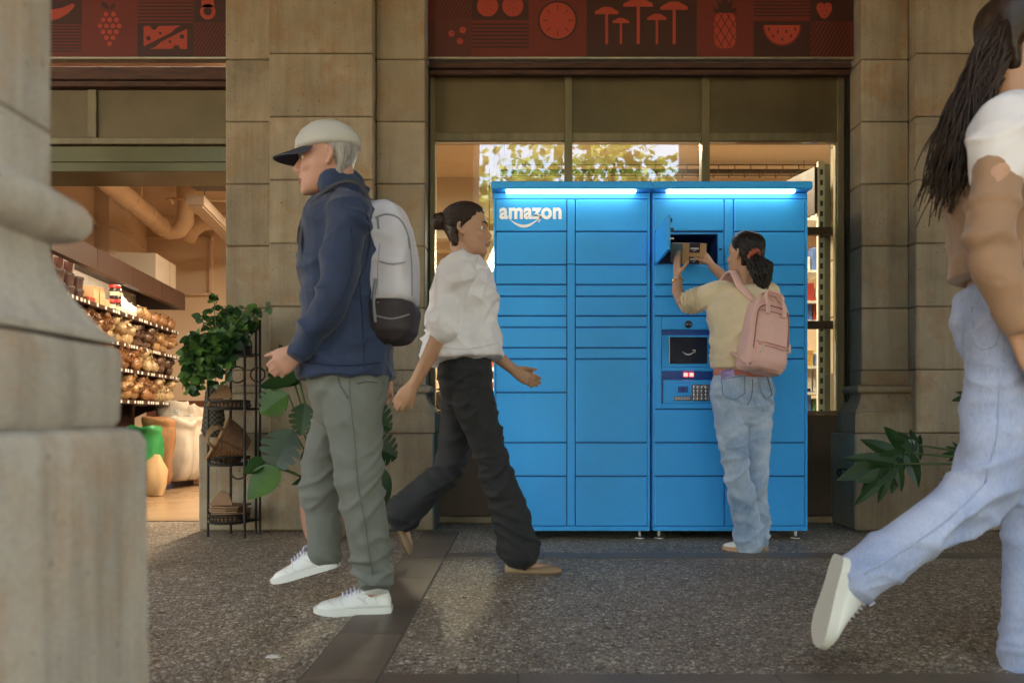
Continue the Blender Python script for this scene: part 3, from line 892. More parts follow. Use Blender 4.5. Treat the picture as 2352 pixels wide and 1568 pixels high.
MB().tube([P(432, 548, 8.6), P(440, 528, 8.55), P(462, 512, 8.5), P(490, 508, 8.5), P(560, 508, 8.5)], .085, 18).build('pipe', DUCT, t, smooth=True)
o = MB().tube([P(392, 455, 7.6), P(520, 462, 7.6)], .012, 8).tube([P(380, 458, 7.6), P(392, 455, 7.6), P(396, 470, 7.6)], .014, 8).build('ceiling_pipe', DUCT, org=P(450, 458, 7.6), smooth=True)
tag(o, 'thin pipe running across the shop ceiling by the elbow duct', 'pipe')

# linear lamps
LAMP_GREY = mat('lamp_housing', (.42, .34, .27), .5)
LAMP_DARK = mat('lamp_dark', (.07, .055, .045), .5)
def linear_lamp(p0, p1, wdt, label, watts, col=(1, .92, .80), glow=TUBE_GLOW, hang=True, lit=True):
    p0, p1 = V(p0), V(p1)
    t = thing('linear_lamp', label, 'lamp', (p0 + p1) / 2)
    d = (p1 - p0).normalized(); u = V((0, 0, 1)); s_ = d.cross(u).normalized()
    ring = lambda c, w_, h0, h1: [c + s_ * w_ + u * h0, c - s_ * w_ + u * h0, c - s_ * w_ + u * h1, c + s_ * w_ + u * h1]
    MB().rings([ring(p0, wdt, 0, .08), ring(p1, wdt, 0, .08)]).build('housing', LAMP_GREY, t)
    MB().rings([ring(p0 + d * .02, wdt * .75, -.012, -.001), ring(p1 - d * .02, wdt * .75, -.012, -.001)]).build('tube', glow if lit else LAMP_GREY, t)
    if hang:
        for q in (.15, .85):
            c = p0.lerp(p1, q)
            MB().tube([c + u * .08, V((c.x, c.y, CZ))], .004, 6).build('hanger_rod', LAMP_DARK, t)
    if not lit: return t
    ld = bpy.data.lights.new('lamp_light', 'AREA'); ld.shape = 'RECTANGLE'; ld.size = wdt * 1.6; ld.size_y = (p1 - p0).length * .95
    ld.energy = watts; ld.color = col
    lo = bpy.data.objects.new('lamp_light', ld); COL.objects.link(lo); lo.parent = t
    lo.location = (p0 + p1) / 2 - ORG[t.name] - u * .03
    lo.rotation_euler = (0, 0, math.atan2(d.y, d.x) - math.pi / 2)
    return t
linear_lamp(P(448, 470, 6.6), P(448, 470, 6.6) + V((-.30, 2.1, 0)), .07, 'unlit linear lamp hanging inside the open doorway', 0, lit=False)
o = MB().box(X(394, 6.2), X(520, 6.2), 6.2, 6.34, Z(410, 6.2), Z(402, 6.2)).box(X(440, 6.2), X(520, 6.2), 6.18, 6.3, Z(431, 6.2), Z(413, 6.2)).build('track_rail', LAMP_DARK, org=P(450, 410, 6.2))
tag(o, 'dark track rail box hanging just behind the doorway head', 'track rail')
linear_lamp((-.10, 5.75, 2.02), (-.34, 7.6, 2.02), .05, 'lit white linear lamp seen through the glass left of the locker', 9)
linear_lamp((.9, 5.5, 2.84), (.9, 6.3, 2.84), .07, 'linear lamp close to the ceiling behind the middle window panes', 14, hang=False)
linear_lamp((-1.9, 5.7, 2.55), (-1.9, 7.6, 2.55), .07, 'added unseen linear lamp behind the stone pillar by the doorway', 6)  # added out of sight to light the shop near the doorway
linear_lamp((3.1, 5.6, 2.75), (3.1, 7.2, 2.75), .07, 'linear lamp hanging behind the pale green shelf panel', 12)

# wall of shelves with nut bags
DIRV = V((-.131, 1, 0)).normalized()
SIDE = V((1, .131, 0)).normalized()
E0 = V((X(411, 8.0), 8.0, 0))                   # far front end of the shelves
LEN = 2.95
def sp(along, back, z): return E0 - DIRV * along - SIDE * back + V((0, 0, z))
def sbox(mb, a0, a1, b0, b1, z0, z1):
    q = [sp(a0, b0, z0), sp(a1, b0, z0), sp(a1, b1, z0), sp(a0, b1, z0)]
    return mb.rings([q, [p + V((0, 0, z1 - z0)) for p in q]])
t = thing('wall_shelving', 'long brown wall shelving with a lit top canopy in the shop', 'shelving', sp(LEN / 2, .2, 0))
zs4 = [1.508, 1.262, 1.055, .80]
for z in zs4:
    b = sbox(MB(), 0, LEN, 0, .42, z - .03, z).build('shelf', SHELF_BROWN, t)
    k = .03
    while k < LEN:
        sbox(MB(), k, k + .028, -.004, -.0005, z - .027, z - .003).build('price_tag', CARD_WHITE, b)
        k += random.choice((.055, .075, .1, .16))
for i in range(4):
    L_ = LEN / 4
    sbox(MB(), i * L_ + .003, (i + 1) * L_ - .003, -.06, .0, 1.725, 1.885).build('canopy_panel', SHELF_BROWN, t)
sbox(MB(), 0, LEN, .001, .40, 1.86, 1.885).build('canopy_top', SHELF_BROWN, t)
sbox(MB(), 0, .02, .001, .42, 1.725, 1.859).build('canopy_end', SHELF_BROWN, t)
for i in range(5):
    L_ = LEN / 5
    sbox(MB(), i * L_ + .002, (i + 1) * L_ - .002, .40, .42, 1.512, 1.855).build('back_panel', PANEL_WHITE, t)
sbox(MB(), 0, LEN, .42, .45, .006, 1.5).build('lower_back', SHELF_BROWN, t)
sbox(MB(), .7, LEN - .05, .03, .08, 1.83, 1.855).build('strip_light', SHELF_GLOW, t)
ld = bpy.data.lights.new('strip_lamp', 'AREA'); ld.shape = 'RECTANGLE'; ld.size = .06; ld.size_y = LEN - .9; ld.energy = .8; ld.color = (1, .93, .8)
lo = bpy.data.objects.new('strip_lamp', ld); COL.objects.link(lo); lo.parent = t
lo.location = sp(LEN / 2 + .3, .06, 1.82) - ORG[t.name]
lo.rotation_euler = (0, R(-12), math.atan2(DIRV.y, DIRV.x) - math.pi / 2)
for a in (.05, LEN * .5, LEN - .05):
    for z in zs4:
        MB().rings([[sp(a, .03, z - .032), sp(a, .4, z - .032), sp(a, .4, z - .15), sp(a, .3, z - .10)], [sp(a + .012, .03, z - .032), sp(a + .012, .4, z - .032), sp(a + .012, .4, z - .15), sp(a + .012, .3, z - .10)]]).build('bracket', SHELF_BROWN, t)

# bags of nuts: lumpy cellophane pillows, one mesh shared by kind
NUTS = [mat('nuts_brown', (.27, .12, .05), .28, var=.65, scale=60, bump=.7, bscale=55, bdist=.012, coat=.5, objvar=.3), mat('nuts_tan', (.42, .24, .11), .28, var=.5, scale=55, bump=.7, bscale=50, bdist=.012, coat=.5, objvar=.3),
        mat('nuts_dark', (.12, .06, .04), .25, var=.7, scale=60, bump=.7, bscale=55, bdist=.012, coat=.5, objvar=.3), mat('nuts_pale', (.5, .36, .2), .28, var=.4, scale=50, bump=.7, bscale=50, bdist=.012, coat=.5, objvar=.3)]
def bag_mesh(seed):
    rs = []
    n = 12
    prof = [(.0, .02), (.08, .72), (.25, .95), (.5, 1.0), (.72, .85), (.86, .45), (.93, .22), (1.0, .5)]
    for h, r in prof:
        ring = []
        for k in range(n):
            a = 2 * math.pi * k / n
            p = V((math.cos(a) * .075 * r, math.sin(a) * .05 * r, h * .13))
            p += noise.noise_vector(p * 25 + V((seed * 5, 0, 0))) * .012
            p.z = max(0.0, p.z)
            ring.append(p)
        rs.append(ring)
    me = bpy.data.meshes.new('nut_bag')
    m = MB().rings(rs)
    me.from_pydata([tuple(p) for p in m.v], [], m.f)
    me.polygons.foreach_set('use_smooth', [True] * len(me.polygons))
    return me
BAGS = []
for i in range(8):
    me = bag_mesh(i); me.materials.append(NUTS[i % 4]); BAGS.append(me)
rows = [('nut bag lying on the top shelf under the lit canopy', 0, 1.15, zs4[0], (3, 0)), ('nut bag piled on the second shelf of the shop wall', 0, LEN - .6, zs4[1], (2, 0)), ('nut bag piled on the third shelf of the shop wall', 0, 1.9, zs4[2], (1, 0)), ('nut bag heaped on the lowest shelf above the sacks', 0, 1.4, zs4[3], (1, 3))]
for ri, (lab, a0, a1, z, kinds) in enumerate(rows):
    a = a0 + .08
    j = 0
    while a < a1:
        kind = (int(a / .55) + ri) % 4
        stack = 1 if ri == 0 else 3
        for lv in range(stack):
            o = bpy.data.objects.new('nut_bag', BAGS[(kind + 4 * ((j + lv) % 2)) % 8])
            COL.objects.link(o)
            p = sp(a + random.uniform(-.015, .015), .1 + random.uniform(-.03, .06) + lv * .02, z + .001 + lv * .055)
            o.location = p
            o.rotation_euler = (R(random.uniform(62, 84)) if lv else R(random.uniform(5, 30)), 0, math.atan2(DIRV.y, DIRV.x) + random.uniform(-.5, .5))
            o.location.z += .045 if lv else .0
            s_ = random.uniform(.85, 1.1); o.scale = (s_, s_, s_)
            tag(o, ('bulging ' if lv else 'upright ') + ('brown', 'tan', 'dark', 'pale')[kind] + ' ' + lab, 'bag', 'bags of nuts on the shop shelves')
        a += .105 if ri else .15
        j += 1
# tubs, boxes, jars and white bags on the top shelf
TUB = mat('tub_red_brown', (.05, .016, .012), .4, var=.3, scale=20); LID = mat('tub_lid', (.05, .03, .02), .4)
JAR_D = mat('jar_dark', (.022, .010, .008), .15, coat=.5); LID_R = mat('lid_red', (.42, .02, .02), .35); LABEL_C = mat('label_cream', (.6, .5, .36), .6)
WBAG = mat('white_plastic_bag', (.82, .8, .76), .4, var=.08, scale=20, bump=.5, bscale=30, bdist=.01)
def stacked_tub(a, b, lv):
    z = zs4[0] + .001 + lv * .092
    t = thing('food_tub', 'round dark food tub at the %s of its stack on the lit shelf' % ('bottom', 'middle', 'top')[lv], 'tub', sp(a, b, z), 'food tubs on the top shelf')
    c = sp(a, b, z)
    MB().lathe(c, [(.048, 0), (.056, .07)], 16).build('cup', TUB, t, smooth=False)
    MB().lathe(c + V((0, 0, .0705)), [(.06, 0), (.06, .016), (.05, .019)], 16).build('lid', LID, t)
for a in (2.6, 2.44, 2.28, 2.12):
    for lv in range(3 if a > 2.2 else 2): stacked_tub(a, .13, lv)
for i, (a, h, w_) in enumerate(((1.86, .15, .05), (1.74, .16, .05), (1.64, .085, .045))):
    o = sbox(MB(), a - w_, a + w_, .08, .2, zs4[0] + .001, zs4[0] + h).build('small_carton', CARTON, org=sp(a, .14, zs4[0]))
    tag(o, ('tan carton standing by the tubs on the lit shelf', 'tall tan carton next to the dark jars on the lit shelf', 'short dark tan carton at the foot of the jars')[i], 'carton')
o = sbox(MB(), 1.93, 2.05, .06, .16, zs4[0] + .001, zs4[0] + .05).build('food_tray', mat('tray_red', (.35, .06, .04), .4, var=.5, scale=40), org=sp(2, .1, zs4[0]))
tag(o, 'small red and white food tray on the lit shelf', 'tray')
for i, (a, lv) in enumerate(((1.42, 0), (1.42, 1), (1.54, 0))):
    c = sp(a, .1, zs4[0] + .001 + lv * .118)
    t = thing('dark_jar', 'dark glass jar with a red lid%s on the lit shelf' % (', upper one of two' if lv else (' beneath another' if i == 0 else ' beside the stacked pair')), 'jar', c)
    k = .8 if i == 2 else 1
    MB().lathe(c, [(.043, 0), (.047, .008), (.047, .075 * k), (.04, .088 * k)], 18).build('body', JAR_D, t, smooth=False)
    MB().lathe(c + V((0, 0, .0885 * k)), [(.045, 0), (.045, .022), (.04, .025)], 18).build('lid', LID_R, t)
    MB().lathe(c + V((0, 0, .025)), [(.0476, 0), (.0476, .032)], 18, False, False).build('label_band', LABEL_C, t)
for i, a in enumerate((1.28, 1.16, 1.06)):
    me = bag_mesh(20 + i); me.materials.append(WBAG)
    o = bpy.data.objects.new('white_bag', me); COL.objects.link(o); o.location = sp(a, .12, zs4[0] + .001); o.scale = (1, 1, 1.45 - .2 * i)
    o.rotation_euler = (0, 0, 1.2 + i)
    tag(o, 'knotted white plastic bag next to the dark jars', 'bag', 'white plastic bags on the top shelf')
o = sbox(MB(), 0, .62, .03, .38, 1.887, 2.17)
o = o.build('white_storage_box', mat('white_box', (.5, .44, .37), .6, var=.05), org=sp(.3, .2, 1.887))
tag(o, 'big pale box standing on top of the shelf canopy', 'box')
MB().rings([[sp(.18, .0295, 1.89), sp(.2, .0295, 1.89), sp(.2, .0295, 2.168), sp(.18, .0295, 2.168)], [sp(.18, .028, 1.89), sp(.2, .028, 1.89), sp(.2, .028, 2.168), sp(.18, .028, 2.168)]]).build('seam', CARTON, o)

# sacks standing in front of the shelves
SACK_W = mat('sack_white_cloth', (.5, .45, .39), .9, var=.12, scale=8, bump=.4, bscale=18, bdist=.01)
SACK_B = mat('sack_kraft', (.28, .135, .06), .8, var=.18, scale=9, bump=.5, bscale=16, bdist=.012)
SACK_G = mat('sack_green', (.012, .22, .07), .35, var=.25, scale=10, bump=.5, bscale=16, bdist=.012)
t = thing('low_pallet', 'low dark blue platform under the sacks in the shop', 'pallet', P(400, 1115, 7.6))
PALL = mat('pallet_blue', (.02, .025, .05), .5)
b0 = P(300, 1138, 6.55); b0.z = 0
b1 = P(445, 1108, 7.75); b1.z = 0
d = (b1 - b0).normalized(); n_ = V((-d.y, d.x, 0))
MB().rings([[b0 + V((0, 0, .006)), b1 + V((0, 0, .006)), b1 + n_ * .9 + V((0, 0, .006)), b0 + n_ * .9 + V((0, 0, .006))], [b0 + V((0, 0, .07)), b1 + V((0, 0, .07)), b1 + n_ * .9 + V((0, 0, .07)), b0 + n_ * .9 + V((0, 0, .07))]]).build('deck', PALL, t)
def sack(px, py, Y, w_, h, m, label, lean=(0, 0), z0=None, open_top=True, grp=None):
    base = P(px, py, Y); base.z = .072 if z0 is None else z0
    rs = []; n = 18
    prof = [(.0, .72), (.03, .9), (.12, .98), (.35, 1.02), (.6, 1.0), (.8, 1.0), (.86, .96), (.885, 1.0), (.92, 1.03), (.955, 1.0), (.975, .93), (.965, .84), (.92, .76), (.91, .3)]
    if not open_top: prof = [(.0, .7), (.05, .95), (.3, 1.03), (.6, 1.0), (.85, .8), (.97, .6), (1.0, .4)]
    sd_ = px * .37
    for hh, r in prof:
        ring = []
        for k in range(n):
            a = 2 * math.pi * k / n
            ca, sa = math.cos(a), math.sin(a)
            p = V((math.copysign(abs(ca) ** .75, ca) * w_ * .5 * r, math.copysign(abs(sa) ** .75, sa) * w_ * .36 * r, hh * h))
            p += noise.noise_vector(p * 7 + V((sd_, 0, 0))) * .045 * (1 if hh > .02 else .3) + noise.noise_vector(p * 22 + V((sd_, 0, 0))) * .012
            p.x += lean[0] * hh; p.y += lean[1] * hh
            p.z = max(p.z, 0)
            ring.append(base + p)
        rs.append(ring)
    o = MB().rings(rs).build('grain_sack', m, org=base, smooth=True)
    return tag(o, label, 'sack', grp)
sack(330, 1100, 6.75, .30, .52, SACK_G, 'shiny green grain sack beside the stone pier')
sack(362, 1100, 7.0, .27, .60, SACK_B, 'tall brown paper sack with its top rolled open', (.02, -.05))
sack(357, 1118, 6.62, .17, .32, CARTON, 'short tan paper sack leaning at the foot of the brown one', (-.06, .1), z0=.006, open_top=False)
for i, (px, Y, w_, h) in enumerate(((403, 7.35, .27, .58), (428, 7.5, .26, .58), (452, 7.6, .24, .56), (470, 7.7, .24, .56), (392, 7.8, .28, .74), (420, 7.95, .28, .72), (446, 8.1, .28, .7))):
    sack(px, 1108, Y, w_, h, SACK_W, ('off white cloth sack standing right beside the brown paper sack', 'second off white sack from the brown paper sack in the front row', 'third off white sack from the brown paper sack in the front row', 'off white sack nearest the iron plant stand', 'tall off white back row sack behind the brown paper sack', 'middle off white sack of the back row against the dado', 'back row off white sack nearest the iron plant stand')[i], (.02, 0), grp='white sacks of grain')
for i, (px, py, Y, w_) in enumerate(((402, 948, 7.7, .075), (434, 960, 7.75, .075), (453, 974, 7.5, .085), (385, 968, 7.3, .05), (357, 970, 6.95, .05))):
    c = P(px, py, Y)
    t = thing('price_card', ('white price card above the back row of sacks', 'white price card standing in the middle sacks', 'green edged price card at the doorway end of the sacks', 'small grey price card between brown and white sacks', 'small price card on the brown paper sack')[i], 'price card', c)
    MB().box(c.x - w_ / 2, c.x + w_ / 2, c.y, c.y + .004, c.z - w_ * .5, c.z + w_ * .5).build('card', CARD_WHITE, t)
    m = MB()
    for k in range(3): m.box(c.x - w_ * .35, c.x + w_ * (.1 + .12 * k), c.y - .001, c.y - .0002, c.z + w_ * (.3 - .22 * k), c.z + w_ * (.3 - .22 * k) + .006)
    m.build('printed_lines', CARD_INK, t)
    MB().tube([(c.x, c.y + .006, c.z - w_ * .5), (c.x, c.y + .006, c.z - w_ * .5 - .16)], .004, 6).build('stick', CARTON, t)

# shelves seen through the window
t = thing('gondola_shelf', 'pale green backed metal shelf rack standing against the glass right of the locker', 'shelf rack', (1.85, 5.2, 0))
xa, xb = X(1878, 5.15), X(1893, 5.15)
MB().box(xa, xb, 5.14, 5.17, .01, Z(371, 5.15), .002).build('upright', STEEL_WHITE, t)
k = Z(952, 5.15)
i = 0
while k < Z(380, 5.15):
    MB().box((xa + xb) / 2 - .009, (xa + xb) / 2 + .009, 5.1385, 5.1396, k, k + .034).build('slot', BLACK, t)
    k += .067; i += 1
pz = [Z(950, 5.2), Z(858, 5.2), Z(720, 5.2), Z(582, 5.2), Z(446, 5.2), Z(380, 5.2)]
for a, b in zip(pz, pz[1:]):
    MB().box(xb + .001, JR0 + .03, 5.172, 5.19, a + .002, b - .002).build('back_panel', STEEL_GREEN, t)
    MB().box(xb + .004, JR0 + .02, 5.164, 5.1715, b - .011, b - .001, .002).build('panel_lip', STEEL_GREEN, t)
for py in (531, 746):
    MB().box(X(1840, 5.1), JR0 + .05, 5.09, 5.13, Z(py + 9, 5.1), Z(py - 9, 5.1), .002).build('brown_shelf_edge', SHELF_BROWN, t)
MB().rings([[V((xa - .003, 5.15, 1.97)), V((xa - .003, 5.15, 2.27)), V((xa - .25, 6.1, 2.27)), V((xa - .25, 6.1, 1.97))], [V((xa - .02, 5.15, 1.97)), V((xa - .02, 5.15, 2.27)), V((xa - .27, 6.1, 2.27)), V((xa - .27, 6.1, 1.97))]]).build('side_panel', SHELF_BROWN, t)
PKG = [mat('pkg_%d' % i, c, .4, var=.35, scale=25, objvar=.3) for i, c in enumerate(((.7, .66, .6), (.1, .2, .5), (.5, .05, .04), (.08, .22, .1), (.55, .35, .12), (.03, .03, .04), (.75, .72, .68)))]
for j, py in enumerate((500, 620, 690, 735, 840, 900, 945)):
    Y = 6.4
    t2 = MB().box(X(1780, Y), X(1900, Y), Y, Y + .3, Z(py + 6, Y), Z(py, Y)).build('display_shelf', STEEL_WHITE, org=P(1840, py, Y))
    tag(t2, 'white display shelf seen through the gap beside the locker', 'shelf', 'shelves behind the gap beside the locker')
    x = X(1800, Y)
    for k in range(7):
        w_ = random.uniform(.05, .09); h = random.uniform(.1, .2)
        o = MB().box(x, x + w_, Y + .03, Y + .12, Z(py, Y) + .001, Z(py, Y) + h, .006).build('food_packet', random.choice(PKG), org=(x, Y, Z(py, Y)))
        tag(o, 'small food packet on a display shelf behind the locker', 'packet', 'packets behind the gap beside the locker')
        x += w_ + .01
# red-lidded jars left of the locker
SPICE = [mat('spice_%d' % i, c, .25, var=.4, scale=40, coat=.4) for i, c in enumerate(((.35, .08, .03), (.45, .25, .06), (.25, .12, .04)))]
Yj = 7.0
t = thing('jar_shelf', 'dark shelf rack of red lidded jars seen left of the locker', 'shelf rack', P(1100, 1000, Yj))
for py in (855, 902, 945, 985):
    MB().box(X(1040, Yj), X(1190, Yj), Yj, Yj + .3, Z(py + 5, Yj), Z(py, Yj)).build('shelf', SHELF_BROWN, t)
MB().box(X(1038, Yj), X(1040, Yj), Yj, Yj + .3, .006, Z(760, Yj)).build('side', SHELF_BROWN, t)
MB().box(X(1190, Yj), X(1192, Yj), Yj, Yj + .3, .006, Z(760, Yj)).build('side', SHELF_BROWN, t)
MB().box(X(1040, Yj), X(1190, Yj), Yj + .301, Yj + .31, .006, Z(760, Yj)).build('back', SHELF_BROWN, t)
jar = thing('spice_jar', 'small spice jar with a red lid on the rack left of the locker', 'jar', (0, 0, 0), 'red lidded jars')
MB().lathe((0, 0, 0), [(.024, 0), (.026, .004), (.026, .055), (.022, .062)], 12).build('body', SPICE[0], jar)
MB().lathe((0, 0, .0625), [(.025, 0), (.025, .016)], 12).build('lid', LID_R, jar)
MB().lathe((0, 0, .016), [(.0265, 0), (.0265, .026)], 12, False, False).build('label_band', CARD_WHITE, jar)
first = True
for py in (855, 902, 945):
    x = X(1050, Yj)
    while x < X(1180, Yj):
        for lv in range(2 if py < 940 else 1):
            o = jar if first else copy_tree(jar)
            first = False
            o.location = (x, Yj + .05, Z(py, Yj) + .0005 + lv * .0795)
        x += .06
# ceiling cable tray and cross beams behind the top of the window
t = thing('cable_tray', 'dark wire mesh cable tray under the shop ceiling behind the window', 'cable tray', (2, 7, 2.6))
zt, yt = Z(392, 7.0), 7.0
for k in range(4):
    MB().tube([(-.2, yt + .07 * k, zt + (.05 if k in (0, 3) else 0)), (4.5, yt + .07 * k, zt + (.05 if k in (0, 3) else 0))], .006, 6).build('wire', LAMP_DARK, t)
x = -.1
while x < 4.4:
    MB().tube([(x, yt, zt + .05), (x, yt, zt), (x, yt + .21, zt), (x, yt + .21, zt + .05)], .004, 6).build('cross_wire', LAMP_DARK, t)
    x += .14
MB().tube([(-.2, yt + .1, zt + .02), (1.2, yt + .12, zt + .03), (4.5, yt + .1, zt + .02)], .022, 8).build('cable_bundle', LAMP_DARK, t)
for x in (.2, 1.6, 2.5, 3.1):
    MB().tube([(x, yt + .1, zt + .05), (x, yt + .1, CZ)], .004, 6).build('hanger_rod', LAMP_DARK, t)
for y_, z0 in ((7.6, 2.55), (8.6, 2.45)):
    struct(MB().box(-1.4, 4.59, y_, y_ + .18, z0, CZ - .002).build('ceiling_beam', IN_CEIL))
o = MB().box(X(995, 6.6), X(1140, 6.6), 6.6, 6.7, Z(548, 6.6), Z(530, 6.6)).build('hanging_rail', LAMP_GREY, org=P(1060, 540, 6.6))
tag(o, 'grey horizontal rail inside the shop left of the locker', 'rail')
o = MB().tube([(X(1000, 6.6), 6.65, Z(531, 6.6)), (X(1000, 6.6), 6.65, CZ)], .006, 6).tube([(X(1135, 6.6), 6.65, Z(531, 6.6)), (X(1135, 6.6), 6.65, CZ)], .006, 6).build('hanger', LAMP_GREY, o)
me = bag_mesh(40); me.materials.append(mat('cellophane_bag', (.2, .1, .06), .18, var=.6, scale=30, bump=.8, bscale=30, bdist=.02, coat=.8))
o = bpy.data.objects.new('cellophane_sack', me); COL.objects.link(o); o.location = (X(1020, 5.2), 5.24, .70); o.scale = (1.6, 1.2, 1.1)
tag(o, 'shiny brown cellophane sack resting on the window sill inside the glass', 'sack')
o2 = MB().box(JL1 + .02, 1.6, 5.16, 5.5, .005, .699, .004).build('window_bench', SHELF_BROWN, org=(.6, 5.3, .005))
tag(o2, 'brown bench inside the glass under the window', 'bench')
# ------------------------------------------------------------------ parcel locker, two modules
def lx(px): return X(px, YL)
def lz(py): return Z(py, YL)
YB = 4.86                                  # back of the locker
def smile_polys():
    """curved underline with an arrow head, unit width, x 0..1"""
    up, lo = [], []
    for i in range(17):
        q = i / 16
        x = q * .93
        y = -.22 * math.sin(math.pi * (q * .93 + .035)) 
        th = .006 + .085 * math.sin(math.pi * min(1, q * 1.02)) ** .8
        up.append((x, y)); lo.append((x + .01, y - th))
    a = up + lo[::-1]
    head = [(.76, .075), (.88, .10), (1.0, .085), (1.01, .045), (.985, -.06), (.93, -.155), (.905, -.145), (.945, -.04), (.95, .025), (.88, .04), (.77, .04)]
    return [a, head]
def logo(parent, x0, x1, zbase, Y, m, word=True, smile=None, depth=.0012, bold=.035):
    """wordmark with the curved arrow beneath, as thin raised print facing -y"""
    if word:
        vs, fs = text_shape('amazon', bold)
        k = x1 - x0
        mb = MB().add([V((x0 + v.x * k, Y - depth, zbase + v.z * k * 1.12)) for v in vs], fs)
        mb.build('lettering', m, parent)
    sx0, sx1, sz = smile
    k = sx1 - sx0
    mb = MB()
    for pl in smile_polys():
        mb.prism([(x0_ * k, y_ * k) for x0_, y_ in pl], (sx0, Y - depth, sz), (1, 0, 0), (0, 0, 1), (0, depth * .8, 0))
    mb.build('smile_arrow', m, parent)

def door(t, x0, x1, y0, y1, name='door'):
    j = random.uniform(-.0012, .0008)
    return MB().box(lx(x0) + random.uniform(-.0006, .0006), lx(x1) + random.uniform(-.0006, .0006), YL - .002 + j, YL + .016 + min(j, 0), lz(y1) + random.uniform(-.0005, .0005), lz(y0), .0035).build(name, PLASTIC_BLUE, t)
def panel(t, x0, x1, y0, y1, yf=YL, yb=YL + .016, name='frame_strip', m=None, b=.002):
    return MB().box(lx(x0), lx(x1), yf, yb, lz(y1), lz(y0), b).build(name, m or PLASTIC_BLUE, t)
ROWS = [(458, 531), (533.5, 607), (609.5, 652.5), (655, 679.5), (682, 724.5), (727, 750.5), (753, 797.5), (800, 823), (825.5, 900), (902.5, 1015), (1017.5, 1092), (1094.5, 1207)]

def module(x0, x1, lab):
    t = thing('parcel_locker', lab, 'locker', (lx((x0 + x1) / 2), YL + .28, 0))
    MB().box(lx(x0) - .004, lx(x1) + .004, YL - .062, YB, lz(443) + .004, Z(416, YL - .06), .006).build('canopy', PLASTIC_BLUE, t)
    m = MB().box(lx(x0) + .075, lx(x1) - .085, YL - .05, YL - .018, lz(443) - .008, lz(443) + .0035)
    m.build('led_strip', LED, t)
    panel(t, x0 + 3, x1 - 1, 443.5, 456.5, name='top_rail')
    panel(t, x0 + 3, x1 - 1, 1208, 1218.5, YL - .002, YL + .02, name='bottom_rail')
    panel(t, x0 + 3, x0 + 7.5, 457, 1207.5, name='stile')
    panel(t, x1 - 7.5, x1 - 1, 457, 1207.5, name='stile')
    for px in (x0 + 20, x1 - 22):
        for yy in (YL + .05, YB - .06):
            MB().lathe((lx(px), yy, .003), [(.026, 0), (.026, .006), (.010, .012), (.008, .016), (.008, .06)], 14).build('levelling_foot', STEEL, t)
    return t
# left module
t = module(1131, 1494, 'blue parcel locker module with white lettering on its top corner door')
MB().box(lx(1134), lx(1493), YL + .0165, YB, lz(1218), lz(443)).build('carcass', PLASTIC_BLUE, t)
MB().box(lx(1139), lx(1486), YL + .0155, YL + .0162, lz(1207), lz(458)).build('joint_shadow', LOCK_IN, t)
panel(t, 1303, 1320.5, 458, 606, name='centre_strip'); panel(t, 1303, 1320.5, 607.5, 1207, name='centre_strip')
d0 = None
for a, b in ROWS:
    d = door(t, 1140, 1301, a, b)
    if d0 is None: d0 = d
for a, b in ROWS:
    if a == 825.5: continue
    door(t, 1323, 1486, 825.5 if a == 902.5 else a, b)
panel(t, 1307, 1316, 470, 492, YL - .0015, YL, name='lock_plate')
logo(d0, lx(1147), lx(1290), lz(502), YL - .002, WHITE_PRINT, True, (lx(1168), lx(1243), lz(500)))
# right module with the open compartment
t = module(1497, 1856, 'blue parcel locker module with a screen, keypad and one open compartment')
cx0, cx1, cz0, cz1 = lx(1543) - .075, lx(1650), lz(605.5), lz(536)
yf = YL + .0165
x0, x1, z0, z1 = lx(1498), lx(1855), lz(1218), lz(443)
for q in ((x0, x1, yf, YB, z0, cz0), (x0, x1, yf, YB, cz1, z1), (x0, cx0, yf, YB, cz0, cz1), (cx1, x1, yf, YB, cz0, cz1), (cx0, cx1, YB - .06, YB, cz0, cz1)):
    MB().box(*q).build('carcass', PLASTIC_BLUE, t)
e_ = .002
MB().box(cx0, cx1, yf + .002, YB - .062, cz0, cz0 + e_).build('compartment_floor', LOCK_IN, t)
MB().box(cx0, cx1, yf + .002, YB - .062, cz1 - e_, cz1).build('compartment_top', LOCK_IN, t)
MB().box(cx0, cx0 + e_, yf + .002, YB - .062, cz0 + e_, cz1 - e_).build('compartment_side', LOCK_IN, t)
MB().box(cx1 - e_, cx1, yf + .002, YB - .062, cz0 + e_, cz1 - e_).build('compartment_side', LOCK_IN, t)
MB().box(cx0, cx1, YB - .064, YB - .0601, cz0, cz1).build('compartment_back', LOCK_IN, t)
panel(t, 1650, 1662, 534, 607, YL + .003, YL + .016, name='jamb_plate')
MB().box(lx(1652), lx(1658), YL - .004, YL + .003, lz(574), lz(571)).build('latch', BLACK, t)
panel(t, 1664.5, 1683.5, 458, 606, name='centre_strip'); panel(t, 1664.5, 1683.5, 607.5, 1207, name='centre_strip')
panel(t, 1669, 1678, 470, 492, YL - .0015, YL, name='lock_plate')
for xa_, xb_ in ((1503, 1662), (1686.5, 1848)):
    MB().box(lx(xa_), lx(xb_), YL + .0155, YL + .0162, lz(1207), lz(608)).build('joint_shadow', LOCK_IN, t)
    MB().box(lx(xa_), lx(xb_), YL + .0155, YL + .0162, lz(532.5), lz(458)).build('joint_shadow', LOCK_IN, t)
for a, b in ROWS:
    if a == 825.5: continue
    door(t, 1686.5, 1847.5, 825.5 if a == 902.5 else a, b)
for a, b in ((458, 530), (609.5, 652.5), (655, 679.5), (682, 724.5), (940.5, 1015), (1017.5, 1092), (1094.5, 1207)):
    door(t, 1504, 1662, a, b)
